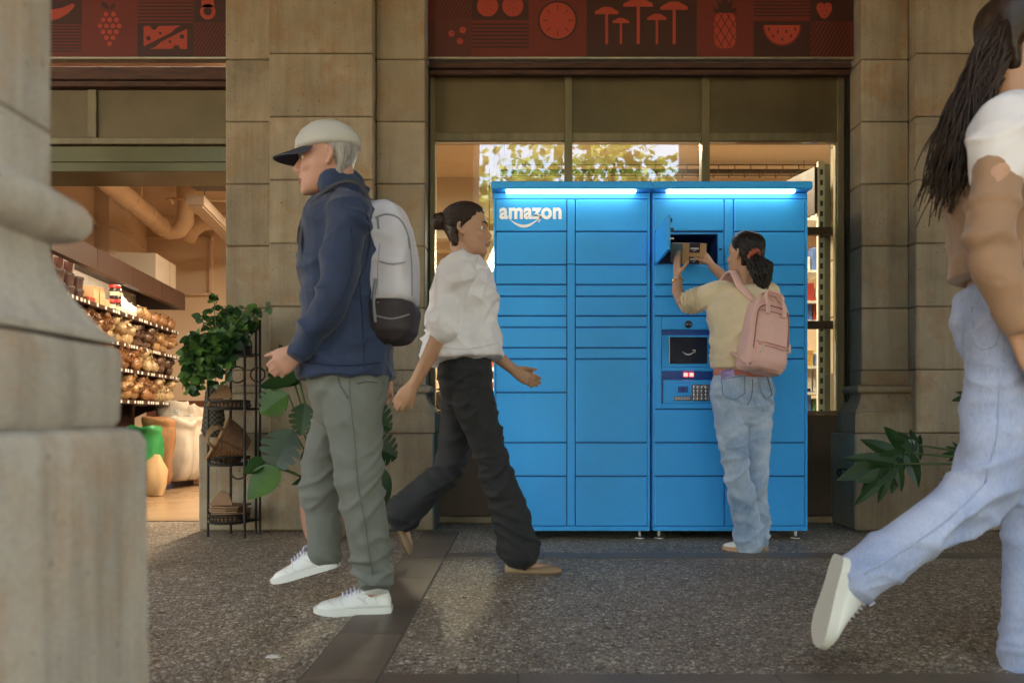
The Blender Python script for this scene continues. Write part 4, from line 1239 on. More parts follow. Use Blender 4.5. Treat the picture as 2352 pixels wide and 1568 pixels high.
# the open door, swung square to the front about its left hinge
hx = lx(1505)
d = MB().box(hx - .002, hx + .014, YL - .372, YL - .004, lz(607), lz(533.5), .003).build('open_door', PLASTIC_BLUE, t)
MB().box(hx + .0142, hx + .0165, YL - .355, YL - .02, lz(603), lz(537.5)).build('inner_plate', PLASTIC_BLUE, d)
MB().box(hx + .0142, hx + .03, YL - .368, YL - .357, lz(566), lz(560)).build('latch_hook', BLACK, d)
MB().box(hx + .0142, hx + .022, YL - .37, YL - .36, lz(548), lz(540)).build('latch_hook', BLACK, d)
MB().box(lx(1544), lx(1552), YL + .05, YL + .052, lz(545), lz(541)).build('sticker', WHITE_PRINT, t)
# user panel
K = thing  # noqa
panel(t, 1504, 1519, 727, 938, name='user_panel', b=.003)
panel(t, 1641, 1662, 727, 938, name='user_panel', b=.003)
panel(t, 1519.3, 1640.7, 727, 757, name='user_panel', b=.003)
panel(t, 1519.3, 1640.7, 926.5, 938, name='user_panel', b=.003)
panel(t, 1519.3, 1640.7, 843, 852, YL + .001, YL + .016, name='user_panel', b=.003)
MB().box(lx(1519), lx(1641), YL + .0135, YL + .0153, lz(926), lz(757)).build('recess_back', PLASTIC_DEEP, t)
q0, q1 = lx(1521), lx(1639)
MB().rings([[V((q0, YL + .012, lz(769))), V((q1, YL + .012, lz(769))), V((q1, YL + .0132, lz(769))), V((q0, YL + .0132, lz(769)))], [V((q0, YL + .0005, lz(842.5))), V((q1, YL + .0005, lz(842.5))), V((q1, YL + .0132, lz(842.5))), V((q0, YL + .0132, lz(842.5)))]]).build('screen_bezel', PLASTIC_BLUE, t)
sc_ = MB().box(lx(1537), lx(1624), YL - .004, YL + .011, lz(835), lz(774), .002).build('touch_screen', SCREEN, t)
logo(sc_, 0, 0, 0, YL - .004, mat('screen_grey_print', (.55, .58, .62), .4), False, (lx(1566), lx(1597), lz(806)))
MB().box(lx(1521), lx(1639), YL + .006, YL + .0133, lz(866.5), lz(852.5)).build('scanner_slot', PLASTIC_DEEP, t)
for px in (1571, 1584):
    MB().box(lx(px), lx(px + 9), YL + .001, YL + .0058, lz(864), lz(856), .001).build('scanner_light', RED_GLOW, t)
MB().ball((lx(1581), YL + .001, lz(745)), .017, .012, .017, 16, 9).build('camera_dome', mat('dome_black', (.01, .012, .016), .08, coat=.8, bump=0), t, smooth=True)
m = MB().lathe((0, 0, 0), [(.0205, 0), (.0205, .004), (.017, .005)], 20); m.move(Matrix.Translation((lx(1581), YL + .001, lz(745))) @ Matrix.Rotation(R(90), 4, 'X')); m.build('dome_ring', BLACK, t)
lp = panel(t, 1523.5, 1637, 872.5, 926, YL + .002, YL + .013, 'payment_plate')
panel(lp, 1527, 1633, 876, 923, YL + .0005, YL + .002, 'inset_plate')
cr = panel(lp, 1549, 1588, 882, 907, YL - .003, YL + .0004, 'card_reader')
panel(cr, 1557, 1580, 887, 901, YL - .0045, YL - .003, 'reader_window', PLASTIC_DEEP)
MB().lathe((0, 0, 0), [(.006, 0), (.006, .002)], 12).move(Matrix.Translation((lx(1568), YL - .0045, lz(894))) @ Matrix.Rotation(R(90), 4, 'X')).build('reader_mark', BLACK, cr)
nb = panel(lp, 1548, 1587, 909.5, 920, YL - .001, YL + .0004, 'notice_plate', BLACK)
for r_ in range(2):
    m = MB(); x = lx(1550)
    while x < lx(1585):
        w_ = random.uniform(.003, .008); m.box(x, min(x + w_, lx(1585.5)), YL - .0016, YL - .0011, lz(913.5 + r_ * 4), lz(911.5 + r_ * 4)); x += w_ + .003
    m.build('small_print', WHITE_PRINT, nb)
kp = panel(lp, 1590, 1629.5, 883, 920.5, YL - .003, YL + .0004, 'keypad', mat('keypad_brown', (.06, .04, .034), .4, metal=.4))
for r_ in range(4):
    for c_ in range(4):
        xx = 1592.5 + c_ * 9.2; yy = 885.5 + r_ * 8.7
        kk = panel(kp, xx, xx + 7, yy, yy + 6.4, YL - .006, YL - .003, 'key', STEEL, .001)
        panel(kk, xx + 2, xx + 5, yy + 1.5, yy + 4.9, YL - .0063, YL - .006, 'key_print', BLACK, 0)
# small black puck on top of the locker
o = MB().lathe((lx(1548), 4.5, Z(416, YL - .06) + .0005), [(.019, 0), (.019, .02), (.016, .026), (.016, .03)], 18).build('antenna_puck', BLACK, org=(lx(1548), 4.5, Z(416, YL - .06)))
tag(o, 'small black antenna puck on top of the locker canopy', 'antenna')

# the parcel being taken out
bx0, bx1, bY0, bY1 = X(1566, 4.08), X(1621, 4.08), 4.08, 4.36
bz0, bz1 = Z(607, 4.08), Z(560, 4.08)
t = thing('parcel', 'small brown cardboard parcel with dark tape held at the open compartment', 'parcel', ((bx0 + bx1) / 2, bY0, bz0))
MB().box(bx0, bx1, bY0, bY1, bz0, bz1, .002).build('carton', mat('parcel_card', (.46, .27, .13), .75, var=.08, scale=10, bump=.1, bscale=80), t)
TAPE = mat('parcel_tape', (.018, .014, .035), .3, var=.1)
tx0, tx1 = lerp(bx0, bx1, .28), lerp(bx0, bx1, .72)
tz = lerp(bz0, bz1, .55)
tp = MB().box(tx0, tx1, bY0 - .0015, bY0 - .0003, tz, bz1 + .0012).box(tx0, tx1, bY0 - .0015, bY1 - .05, bz1 + .0003, bz1 + .0015).build('tape', TAPE, t)
logo(tp, tx0 + .006, tx1 - .006, tz + .018, bY0 - .0015, WHITE_PRINT, True, (tx0 + .013, tx1 - .018, tz + .016), .0006, .03)
lt = MB().box(tx0, tx1, bY0 - .0015, bY0 - .0003, bz0 + .001, lerp(bz0, bz1, .36)).build('tape', TAPE, t)
logo(lt, tx0 + .006, tx1 - .006, bz0 + .022, bY0 - .0015, WHITE_PRINT, True, (tx0 + .013, tx1 - .018, bz0 + .019), .0006, .03)
parcel = [o for o in COL.objects if o.name == 'parcel'][0]
parcel.rotation_euler = (R(13), 0, R(2))
# ------------------------------------------------------------------ plant stand, plants, baskets
def leaf_blade(mb, base, tip, width, nrm, lobes=0, cup=.12, n=9, droop=0.0):
    """one leaf: midrib from base to tip, optional notches along both margins"""
    base, tip, nrm = V(base), V(tip), V(nrm).normalized()
    d = tip - base; L_ = d.length
    u = d.normalized(); s_ = nrm.cross(u).normalized(); nn = u.cross(s_)
    mid, lft, rgt = [], [], []
    for i in range(n + 1):
        q = i / n
        wv = width * (math.sin(math.pi * q ** .72) ** .85 if 0 < q < 1 else 0)
        if lobes and .12 < q < .95:
            ph_ = (q * 5.5) % 1.0
            wv *= 1.05 - .62 * max(0, 1 - abs(ph_ - .5) / .17)
        c = base + d * q - nn * (droop * L_ * q * q)
        mid.append(c); 
        back = u * (.22 * wv if lobes else 0)
        lft.append(c + s_ * wv + nn * (cup * wv) + back * (1 if wv else 0)); rgt.append(c - s_ * wv + nn * (cup * wv) + back * (1 if wv else 0))
    vs = mid + lft + rgt; m = n + 1
    fs = []
    for i in range(n):
        fs.append((i, m + i, m + i + 1, i + 1)); fs.append((i, i + 1, 2 * m + i + 1, 2 * m + i))
    mb.add(vs, fs)
    return mb
def lobed_leaf(mb, base, d, nrm, L_, lobes, spread=70, wid=.16, droop=.1):
    """hand-like philodendron leaf: fingers radiating from a short midrib"""
    base, d, nrm = V(base), V(d).normalized(), V(nrm).normalized()
    s_ = nrm.cross(d).normalized()
    for k in range(lobes):
        q = k / (lobes - 1) * 2 - 1
        a = R(spread) * q
        st = base + d * (L_ * .42 * (1 - abs(q)))
        tip = st + (d * math.cos(a * 1.35) + s_ * math.sin(a * 1.35)) * L_ * (.62 - .12 * abs(q)) - nrm * L_ * .1 * random.random()
        leaf_blade(mb, st - (tip - st) * .12, tip, L_ * wid * random.uniform(.8, 1.1), nrm, 0, .18, 6, droop)
    leaf_blade(mb, base, base + d * L_ * .6, L_ * .13, nrm, 0, .1, 6)
    return mb

# étagère
Yr = 4.40
t = thing('plant_stand', 'dark wrought iron plant stand with four tray shelves against the pillar', 'plant stand', P(535, 1225, Yr))
def rp(px, py, dy=0): return P(px, py, Yr + dy)
posts = [(478, .0, 800), (562, -.06, 800), (597, .1, 730), (588, .1, 730), (530, .13, 800)]
for px, dy, top in posts:
    a = P(px, 0, Yr + dy)
    MB().tube([(a.x, Yr + dy, .003), (a.x, Yr + dy, Z(top, Yr))], .0075, 8).build('post', IRON_DARK, t)
for px in (582, 607):
    a = P(px, 0, Yr + .1)
TRAYS = [812, 938, 1066, 1198]
for py in TRAYS:
    z = Z(py, Yr)
    xa_, xb_ = X(474, Yr), X(566, Yr)
    c = (xa_ + xb_) / 2; hw = (xb_ - xa_) / 2
    arc = [V((c + hw * math.cos(math.pi + math.pi * i / 16) * 1.0, Yr + .06 + .13 * math.sin(math.pi + math.pi * i / 16), z)) for i in range(17)]
    tr = MB().prism([(p.x, p.y) for p in arc] + [(xb_, Yr + .17), (xa_, Yr + .17)], (0, 0, z - .008), (1, 0, 0), (0, 1, 0), (0, 0, .006)).build('tray', IRON_DARK, t)
    MB().tube([p + V((0, 0, .0)) for p in arc], .005, 6).build('tray_rim', IRON_DARK, tr)
    MB().tube([p + V((0, 0, .042)) for p in arc], .005, 6).build('tray_rim', IRON_DARK, tr)
    m = MB()
    for i in range(16):
        p, q = arc[i], arc[i + 1]
        m.tube([p, q + V((0, 0, .042))], .0022, 5).tube([q, p + V((0, 0, .042))], .0022, 5)
        m.tube([p + (q - p) * .5, p + (q - p) * .5 + V((0, 0, .042))], .002, 5)
    m.build('filigree', IRON_DARK, tr, kind='stuff')
    MB().tube([(xb_, Yr + .02, z), (X(597, Yr + .1), Yr + .1, z)], .005, 6).build('brace', IRON_DARK, t)
for cx_, cy_, r_ in ((545, 860, 19), (592, 860, 17), (548, 1080, 20)):
    c = P(cx_, cy_, Yr + .12)
    MB().tube([c + V((math.cos(a), 0, math.sin(a))) * r_ / F * Yr for a in [2 * math.pi * i / 24 for i in range(25)]], .0045, 6).build('scroll_ring', IRON_DARK, t)
# trailing plant on top
c0 = rp(527, 800, .05)
t = thing('trailing_plant', 'leafy green trailing plant spilling over the top of the iron stand', 'plant', c0)
MB().box(X(490, Yr), X(560, Yr), Yr - .02, Yr + .15, Z(810, Yr), Z(780, Yr), .01).build('planter', mat('planter_brown', (.10, .05, .035), .8, var=.3, scale=20, bump=.4, bscale=30), t)
MB().box(X(492, Yr), X(558, Yr), Yr - .015, Yr + .145, Z(782, Yr), Z(779, Yr)).build('soil', SOIL, t)
lv = [[], []]
random.seed(21)
def leafy_stem(pts, dens, size, mbs, stem):
    stem.tube(pts, .0025, 5)
    for i in range(len(pts) - 1):
        a, b = V(pts[i]), V(pts[i + 1])
        for k in range(dens):
            p = a.lerp(b, random.random())
            dr = V((random.uniform(-1, 1), random.uniform(-1.1, .5), random.uniform(-.9, .6))).normalized()
            s_ = size * random.uniform(.6, 1.25)
            nr = V((random.uniform(-.5, .5), -1, random.uniform(.1, 1)))
            leaf_blade(random.choice(mbs), p + dr * .008, p + dr * s_, s_ * .34, nr, 0, .15, 5, .12)
la, lb, st = MB(), MB(), MB()
for i in range(34):
    x = random.uniform(488, 566); y = 792
    p0 = rp(x, y, random.uniform(-.02, .12))
    up_ = random.uniform(40, 95); dx = random.uniform(-45, 55)
    leafy_stem([p0, p0 + V((dx * .4, random.uniform(-10, 10), up_ * .7)) / 430, p0 + V((dx, random.uniform(-30, 30), up_)) / 430], 5, .062, (la, lb), st)
for i in range(20):
    x = random.uniform(468, 545)
    p0 = rp(x, 785, -.06)
    dn = random.uniform(40, 120); dx = random.uniform(-26, 8)
    leafy_stem([p0, p0 + V((dx, -40, 8)) / 430, p0 + V((dx * 1.4, -48, -dn * .5)) / 430, p0 + V((dx * 1.7, -44, -dn)) / 430], 6, .070, (la, lb), st)
for tx, ty in ((425, 822), (436, 885), (452, 895), (610, 715), (492, 685), (620, 702)):
    p0 = rp(500, 790, -.03); p1 = rp(tx, ty, -.05); pm = p0.lerp(p1, .5) + V((0, -.02, .05))
    leafy_stem([p0, pm, p1], 7, .050, (la, lb), st)
la.build('leaves', LEAF_DARK, t, smooth=True, kind='stuff'); lb.build('leaves', LEAF_MID, t, smooth=True, kind='stuff'); st.build('stems', STEM, t, kind='stuff')
# paper bags on the trays
def paper_stack(py, n, label, cat):
    z = Z(py, Yr) + .001
    t = thing('paper_bag_stack', label, cat, (X(520, Yr), Yr + .03, z))
    for i in range(n):
        zz = z + i * .013
        m = MB(); cx_ = X(520 + random.uniform(-5, 5), Yr); w_ = .085 + random.uniform(-.012, .01); yaw = random.uniform(-.14, .14)
        poly = [(-w_, -.075), (w_ * .2, -.09), (w_, -.07), (w_, .1), (-w_, .1)]
        q = [V((cx_ + p[0] * math.cos(yaw) - p[1] * math.sin(yaw), Yr + .05 + p[0] * math.sin(yaw) + p[1] * math.cos(yaw), zz)) for p in poly]
        m.rings([q, [p + V((random.uniform(-.006, .006), 0, .009 + random.uniform(0, .003))) for p in q]])
        m.build('paper_bag', KRAFT, t)
    lx0 = X(520, Yr)
    top = z + n * .013
    MB().rings([[V((lx0 - .09, Yr - .03, top)), V((lx0 + .05, Yr - .045, top + .006)), V((lx0 + .02, Yr - .02, top + .065)), V((lx0 - .03, Yr - .01, top + .08))], [V((lx0 - .09, Yr - .02, top)), V((lx0 + .05, Yr - .035, top + .006)), V((lx0 + .02, Yr - .012, top + .066)), V((lx0 - .03, Yr, top + .082))]]).build('paper_bag', KRAFT, t)
paper_stack(938, 4, 'small stack of folded kraft bags on the second tray', 'paper bags')
paper_stack(1198, 7, 'tall untidy stack of brown kraft bags on the lowest tray', 'paper bags')
# wicker basket lying tilted on the third tray
zc = Z(1066, Yr)
t = thing('wicker_basket', 'brown wicker basket tipped on its side with looped handles', 'basket', (X(522, Yr), Yr + .03, zc))
Mx = Matrix.Translation((X(527, Yr), Yr + .035, zc + .105)) @ V((-.72, -.30, .42)).to_track_quat('Z', 'Y').to_matrix().to_4x4()
def bk(p): return Mx @ V(p)
nb = 34
weave = MB()
for i in range(19):
    q = i / 18
    r_ = .066 + .052 * math.sin(q * math.pi * .5)
    pts = []
    for k in range(nb + 1):
        a = 2 * math.pi * k / nb
        rr = r_ + (.004 if (k + i) % 2 else -.003)
        pts.append(bk((math.cos(a) * rr, math.sin(a) * rr, -.075 + q * .15)))
    weave.tube(pts, .0052, 5)
weave.build('woven_sides', WICKER, t, smooth=True)
rim = MB().tube([bk((math.cos(a) * .122, math.sin(a) * .122, .082)) for a in [2 * math.pi * i / 30 for i in range(31)]], .010, 8); rim.build('rim', WICKER_L, t, smooth=True)
MB().lathe((0, 0, 0), [(.07, -.080), (.07, -.074)], 20).move(Mx).build('bottom', WICKER, t)
for s_ in (-1, 1):
    for j in range(3):
        MB().tube([bk((s_ * (.122 + .05 * math.sin(math.pi * i / 12)), .05 * math.cos(math.pi * i / 12) * 1.1 + j * .004, .08 + .055 * math.sin(math.pi * i / 12) + .007 * j)) for i in range(13)], .0055, 6).build('handle_strand', WICKER_L, t, smooth=True)
# dark chequered woven bag behind the basket
t = thing('woven_bag', 'dark chequered woven bag hanging at the side of the iron stand', 'bag', rp(485, 985, .08))
m = MB(); rs = []
for py, w_, y_ in ((875, 9, .06), (900, 20, .05), (940, 24, .05), (990, 30, .06), (1003, 22, .06)):
    c = rp(491, py, y_ + .05)
    rs.append([c + V((math.cos(a) * w_ / F * Yr, math.sin(a) * .03, 0)) for a in [2 * math.pi * i / 16 for i in range(16)]])
mm, nt_, b_, L_ = new_mat('chequer_weave')
ck = _n(nt_, 'ShaderNodeTexChecker'); ck.inputs['Scale'].default_value = 70; ck.inputs['Color1'].default_value = (.012, .011, .010, 1); ck.inputs['Color2'].default_value = (.10, .075, .05, 1)
L_(coords(nt_, L_, (1, .3, 1), False), ck.inputs['Vector']); L_(ck.outputs[0], b_.inputs['Base Color']); setin(b_, rough=.8)
m.rings(rs).build('pouch', mm, t, smooth=True)

# ---- monstera in a terracotta pot
Ym = 4.22
pc = V((X(747, Ym + .13), Ym + .13, .003))
t = thing('potted_monstera', 'broad leaved potted plant in a terracotta pot before the pillar', 'plant', pc)
kx = (Ym + .13) / F
MB().lathe(pc, [(.092, 0), (.104, .004), (.118, .05), (.129, .12), (.134, .19), (.135, .232), (.128, .236), (.122, .225)], 36, True, False).build('pot', TERRA, t, smooth=True)
MB().lathe(pc + V((0, 0, .205)), [(.123, 0), (.06, .012), (.0, .016)], 24, False, False).build('soil', SOIL, t)
stem_mb = MB()
top0 = pc + V((0, 0, .215))
def monstera(bx, by, tx, ty, wpx, Y, dy=0.0, lob=1, nrm=(0, -1, .35), name='leaf', m=LEAF_DARK, n=44):
    b = P(bx, by, Y); e = P(tx, ty, Y + dy)
    mb = MB()
    leaf_blade(mb, b, e, wpx / F * Y, nrm, lob, .2, n, .06)
    mb.build(name, m, t, smooth=False if lob else True)
    mid = top0.lerp(b, .5) + V((0, -.01, .04))
    stem_mb.tube([top0 + V((random.uniform(-.03, .03), random.uniform(-.03, .03), -.01)), mid, b], [.007, .0055, .004], 7)
monstera(690, 880, 612, 838, 34, 4.25, .0, 1, (.2, -1, .5))
monstera(668, 850, 642, 788, 16, 4.27, .02, 0, (.5, -1, .1))
monstera(686, 868, 592, 886, 26, 4.2, -.02, 0, (0, -.8, .7))
monstera(662, 905, 596, 948, 40, 4.17, -.03, 1, (-.1, -1, .4), m=LEAF_MID)
monstera(700, 925, 690, 1000, 30, 4.15, -.03, 1, (.2, -1, .1))
monstera(672, 985, 622, 1085, 52, 4.12, -.04, 1, (-.2, -1, .35), m=LEAF_DARK)
monstera(640, 1075, 566, 1145, 38, 4.08, -.06, 0, (-.1, -1, .6), m=LEAF_MID)
monstera(610, 1060, 556, 1085, 30, 4.12, -.02, 0, (0, -.7, 1))
monstera(735, 900, 760, 868, 34, 4.3, .02, 1, (0, -1, .4), m=LEAF_MID)
monstera(830, 925, 866, 880, 18, 4.3, .02, 0, (.3, -1, .3))
monstera(835, 950, 900, 985, 40, 4.25, .0, 1, (.2, -1, .3))
monstera(850, 1020, 912, 1050, 40, 4.3, .02, 1, (.2, -1, .3))
monstera(860, 1070, 888, 1165, 28, 4.2, 0, 0, (.3, -1, .2))
monstera(790, 1090, 800, 1170, 30, 4.15, -.03, 0, (0, -1, .2))
monstera(720, 1095, 668, 1112, 10, 4.2, 0, 0, (0, -1, .5))
monstera(700, 1030, 760, 1080, 36, 4.24, 0, 0, (.2, -1, .4))
monstera(770, 1000, 820, 960, 40, 4.3, .03, 1, (0, -1, .4))
stem_mb.build('stems', STEM, t, smooth=True)

# ---- philodendron at the right
pc = V((X(2392, 4.3), 4.3, .003))
t = thing('lobed_plant', 'plant with deeply lobed dark leaves reaching across the right hand pillar', 'plant', pc)
MB().lathe(pc, [(.10, 0), (.12, .01), (.15, .2), (.155, .28), (.145, .285), (.14, .27)], 30, True, False).build('pot', TERRA, t, smooth=True)
MB().lathe(pc + V((0, 0, .25)), [(.14, 0), (0, .01)], 20, False, False).build('soil', SOIL, t)
random.seed(5)
def philo(bx, by, ang, Lpx, Y, m=LEAF_DARK, lobes=9, spread=75):
    b = P(bx, by, Y)
    d = V((math.cos(R(ang)), random.uniform(-.25, .1), math.sin(R(ang))))
    mb = lobed_leaf(MB(), b, d, (0, -1, .35), Lpx / F * Y, lobes, spread, .115)
    mb.build('leaf', m, t)
    p0 = pc + V((0, 0, .26))
    MB().tube([p0, p0.lerp(b, .45) + V((0, 0, .08)), p0.lerp(b, .8) + V((0, 0, .03)), b], [.009, .008, .006, .004], 8).build('stalk', STEM, t, smooth=True)
philo(2085, 1040, 200, 165, 4.25, LEAF_DARK, 7, 62)
philo(2060, 1065, 224, 130, 4.2, LEAF_DARK, 5, 42)
philo(2110, 1022, 165, 70, 4.3, LEAF_DARK, 7, 80)
philo(2225, 1040, 180, 62, 4.3, LEAF_DARK, 9, 85)
philo(2205, 1092, 200, 48, 4.25, LEAF_DARK, 8, 80)
philo(2260, 905, 190, 70, 4.35, LEAF_DARK, 9, 80)
philo(2400, 850, 80, 130, 4.3, LEAF_DARK, 10, 80)
philo(2470, 1000, 20, 140, 4.3, LEAF_MID, 10, 80)

# ------------------------------------------------------------------ plane trees across the pavement (mirrored in the glass)
def tree(x, y, h, cr, label, seed, nleaf):
    rnd = random.Random(seed)
    t = thing('plane_tree', label, 'tree', (x, y, 0), 'plane trees along the street')
    base = V((x, y, -.01))
    top = base + V((rnd.uniform(-.3, .3), rnd.uniform(-.3, .3), h * .55))
    tr = MB().tube([base, base.lerp(top, .1), base.lerp(top, .5) + V((.08, 0, 0)), top], [.30, .22, .18, .13], 12)
    tips = []
    for i in range(13):
        a = i * 2.4; q = rnd.uniform(.45, 1)
        b = base.lerp(top, q)
        e = b + V((math.cos(a), math.sin(a), rnd.uniform(.3, .9))) * cr * rnd.uniform(.55, .95)
        m_ = b.lerp(e, .5) + V((0, 0, .25))
        tr.tube([b, m_, e], [.075, .05, .02], 7); tips += [m_, e]
        for j in range(4):
            f_ = e + V((rnd.uniform(-1, 1), rnd.uniform(-1, 1), rnd.uniform(-.5, .9))) * .8
            tr.tube([m_.lerp(e, rnd.uniform(.3, 1)), f_], [.018, .006], 5); tips.append(f_)
    tr.build('trunk', BARK, t, smooth=True)
    lf = MB(); vs, fs = [], []
    for i in range(nleaf):
        c = rnd.choice(tips) + V((rnd.gauss(0, .42), rnd.gauss(0, .42), rnd.gauss(0, .34)))
        s_ = rnd.uniform(.06, .12)
        u = V((rnd.gauss(0, 1), rnd.gauss(0, 1), rnd.gauss(0, .5))).normalized(); v_ = u.cross(V((rnd.gauss(0, 1), rnd.gauss(0, 1), rnd.gauss(0, 1)))).normalized()
        k = len(vs)
        vs += [c - u * s_, c + v_ * s_ * .8 + u * .01, c + u * s_ * 1.1, c - v_ * s_ * .8 + u * .01]; fs.append((k, k + 1, k + 2, k + 3))
    me = bpy.data.meshes.new('crown'); o0 = ORG[t.name]
    me.from_pydata([tuple(p - o0) for p in vs], [], fs)
    link_mesh('crown', me, LEAF_TREE, t)
for i, (x, y) in enumerate(((-.6, -6.4), (3.4, -6.2), (7.6, -6.6), (-5.2, -6.3), (1.6, -11.5), (6.0, -11.8), (-3.6, -11.4))):
    tree(x, y, 7.6 + (i % 3) * .5, 2.3, 'leafy plane tree on the sunny street side opposite the arcade', 50 + i, 5200)
# ------------------------------------------------------------------ people
SKIN = mat('skin_tan', (.50, .27, .17), .5, var=.07, scale=18, bump=.06, bscale=160, sss=.12)
SKIN_P = mat('skin_pink', (.54, .28, .20), .52, var=.11, scale=24, bump=.15, bscale=140, sss=.12)
HAIR_B = hair_mat('hair_black', (.012, .008, .007))
HAIR_D = hair_mat('hair_dark_brown', (.03, .016, .010))
HAIR_G = hair_mat('hair_grey', (.28, .26, .24))
EYE_W = mat('eye_white', (.75, .72, .68), .25, var=.05, bump=0)
EYE_I = mat('eye_iris', (.04, .02, .012), .15, var=.2, bump=0)
BROW = mat('brow', (.03, .018, .012), .8)
LIPS = mat('lips', (.42, .15, .12), .5, bump=.05)

def smooth_pts(js, rs, sub=3):
    """Catmull-Rom through the joints with radii"""
    out, rad = [], []
    js = [V(j) for j in js]
    for i in range(len(js) - 1):
        p0 = js[max(i - 1, 0)]; p1 = js[i]; p2 = js[i + 1]; p3 = js[min(i + 2, len(js) - 1)]
        for k in range(sub):
            q = k / sub
            out.append(.5 * ((2 * p1) + (p2 - p0) * q + (2 * p0 - 5 * p1 + 4 * p2 - p3) * q * q + (3 * p1 - p0 - 3 * p2 + p3) * q ** 3))
            rad.append(lerp(rs[i], rs[i + 1], q))
    out.append(js[-1]); rad.append(rs[-1])
    return out, rad
def limb(mb, js, rs, n=16, sub=2, flat=1.0, hint=None):
    p, r = smooth_pts(js, rs, sub)
    mb.tube(p, r, n, round_caps=True, flat=flat, hint=hint)

HEADSEC = [(-.115, .070, .022, .016), (-.108, .088, .004, .033), (-.092, .094, -.012, .045), (-.075, .093, -.03, .052), (-.055, .094, -.05, .0585), (-.03, .090, -.074, .065), (-.005, .085, -.088, .070), (.02, .088, -.098, .0735), (.045, .091, -.103, .075), (.07, .082, -.098, .071), (.09, .064, -.08, .061), (.105, .04, -.055, .044), (.114, .012, -.022, .02)]
def head_shape(mb, M):
    rs = []
    for z, f_, b_, w_ in HEADSEC:
        c = V((0, (f_ + b_) / 2, z)); rr = (f_ - b_) / 2
        ring = []
        for k in range(24):
            a = 2 * math.pi * k / 24
            ca, sa = math.cos(a), math.sin(a)
            ring.append(M @ (c + V((w_ * math.copysign(abs(ca) ** .9, ca), rr * math.copysign(abs(sa) ** .9, sa), 0))))
        rs.append(ring)
    mb.rings(rs)
    T = lambda *p: M @ V(p)
    sc = M.to_scale()[0]
    mb.tube([T(0, .080, .018), T(0, .094, -.005), T(0, .108, -.026), T(0, .100, -.038)], [.007 * sc, .009 * sc, .0125 * sc, .009 * sc], 10, round_caps=True)
    for s_ in (-1, 1):
        mb.ball(T(.012 * s_, .096, -.033), .009 * sc, n=8, m=5)
        mb.tube([T(.008 * s_, .088, .022), T(.045 * s_, .076, .024)], [.008 * sc, .006 * sc], 8, round_caps=True)
        mb.tube([T(.074 * s_, -.018, .016), T(.082 * s_, -.028, .012), T(.083 * s_, -.028, -.012), T(.074 * s_, -.012, -.034)], [.008 * sc, .009 * sc, .008 * sc, .007 * sc], 8, round_caps=True)
        mb.ball(T(.04 * s_, .062, -.03), .022 * sc, n=10, m=6)
    mb.ball(T(0, .083, -.098), .018 * sc, n=10, m=6)
    mb.tube([T(-.02, .086, -.060), T(0, .097, -.058), T(.02, .086, -.060)], .006 * sc, 8, round_caps=True)
    mb.tube([T(-.018, .085, -.071), T(0, .096, -.072), T(.018, .085, -.071)], .0065 * sc, 8, round_caps=True)
def head_mat(c, face, up=(0, 0, 1), k=1.0):
    f_ = V(face).normalized(); u = V(up); u = (u - f_ * u.dot(f_)).normalized(); r_ = f_.cross(u)
    M = Matrix((r_, f_, u)).transposed().to_4x4()
    return Matrix.Translation(c) @ M @ Matrix.Scale(k, 4)
def face_parts(root, M, brow=BROW):
    sc = M.to_scale()[0]
    T = lambda *p: M @ V(p)
    for s_ in (-1, 1):
        e = MB().ball(T(.031 * s_, .0695, .004), .0125 * sc, n=12, m=8).build('eye', EYE_W, root, smooth=True)
        MB().ball(T(.031 * s_, .0785, .004), .0062 * sc, n=10, m=6).build('iris', EYE_I, e, smooth=True)
        MB().tube([T(.016 * s_, .094, .027), T(.034 * s_, .089, .031), T(.050 * s_, .074, .026)], [.003 * sc, .0036 * sc, .002 * sc], 6, round_caps=True).build('eyebrow', brow, root, smooth=True)
    MB().tube([T(-.019, .0905, -.0645), T(0, .1005, -.064), T(.019, .0905, -.0645)], .0038 * sc, 8, round_caps=True, flat=.9).tube([T(-.017, .0895, -.0705), T(0, .100, -.072), T(.017, .0895, -.0705)], .0044 * sc, 8, round_caps=True).build('lips', LIPS, root, smooth=True)
def hair_cap(M, low=-.07, grow=.012, front=.078, seed=0, back=0.0):
    mb = MB(); rs = []
    zs = [low, low + .012, -.03, 0, .03, .055, .08, .1, .115, .124]
    for z in zs:
        # interpolate the head section
        zz = max(-.114, min(.113, z * .93))
        for i in range(len(HEADSEC) - 1):
            a, b = HEADSEC[i], HEADSEC[i + 1]
            if a[0] <= zz <= b[0]:
                q = (zz - a[0]) / (b[0] - a[0]); f_, b_, w_ = [lerp(a[j], b[j], q) for j in (1, 2, 3)]
        b_ = min(b_, -.05 if z < 0 else b_) - grow - back
        w_ = w_ + grow * (.75 if z > low + .001 else .2)
        f2 = lerp(-.022, front, max(0, min(1, (z + .012) / .055)) ** .6)
        f2 = min(f2, f_ + grow)
        if z > .1: w_ = max(w_, .03)
        c = V((0, (f2 + b_) / 2, z)); rr = (f2 - b_) / 2
        rs.append([M @ (c + V((w_ * math.cos(2 * math.pi * k / 24), rr * math.sin(2 * math.pi * k / 24), 0))) for k in range(24)])
    mb.rings(rs)
    return mb
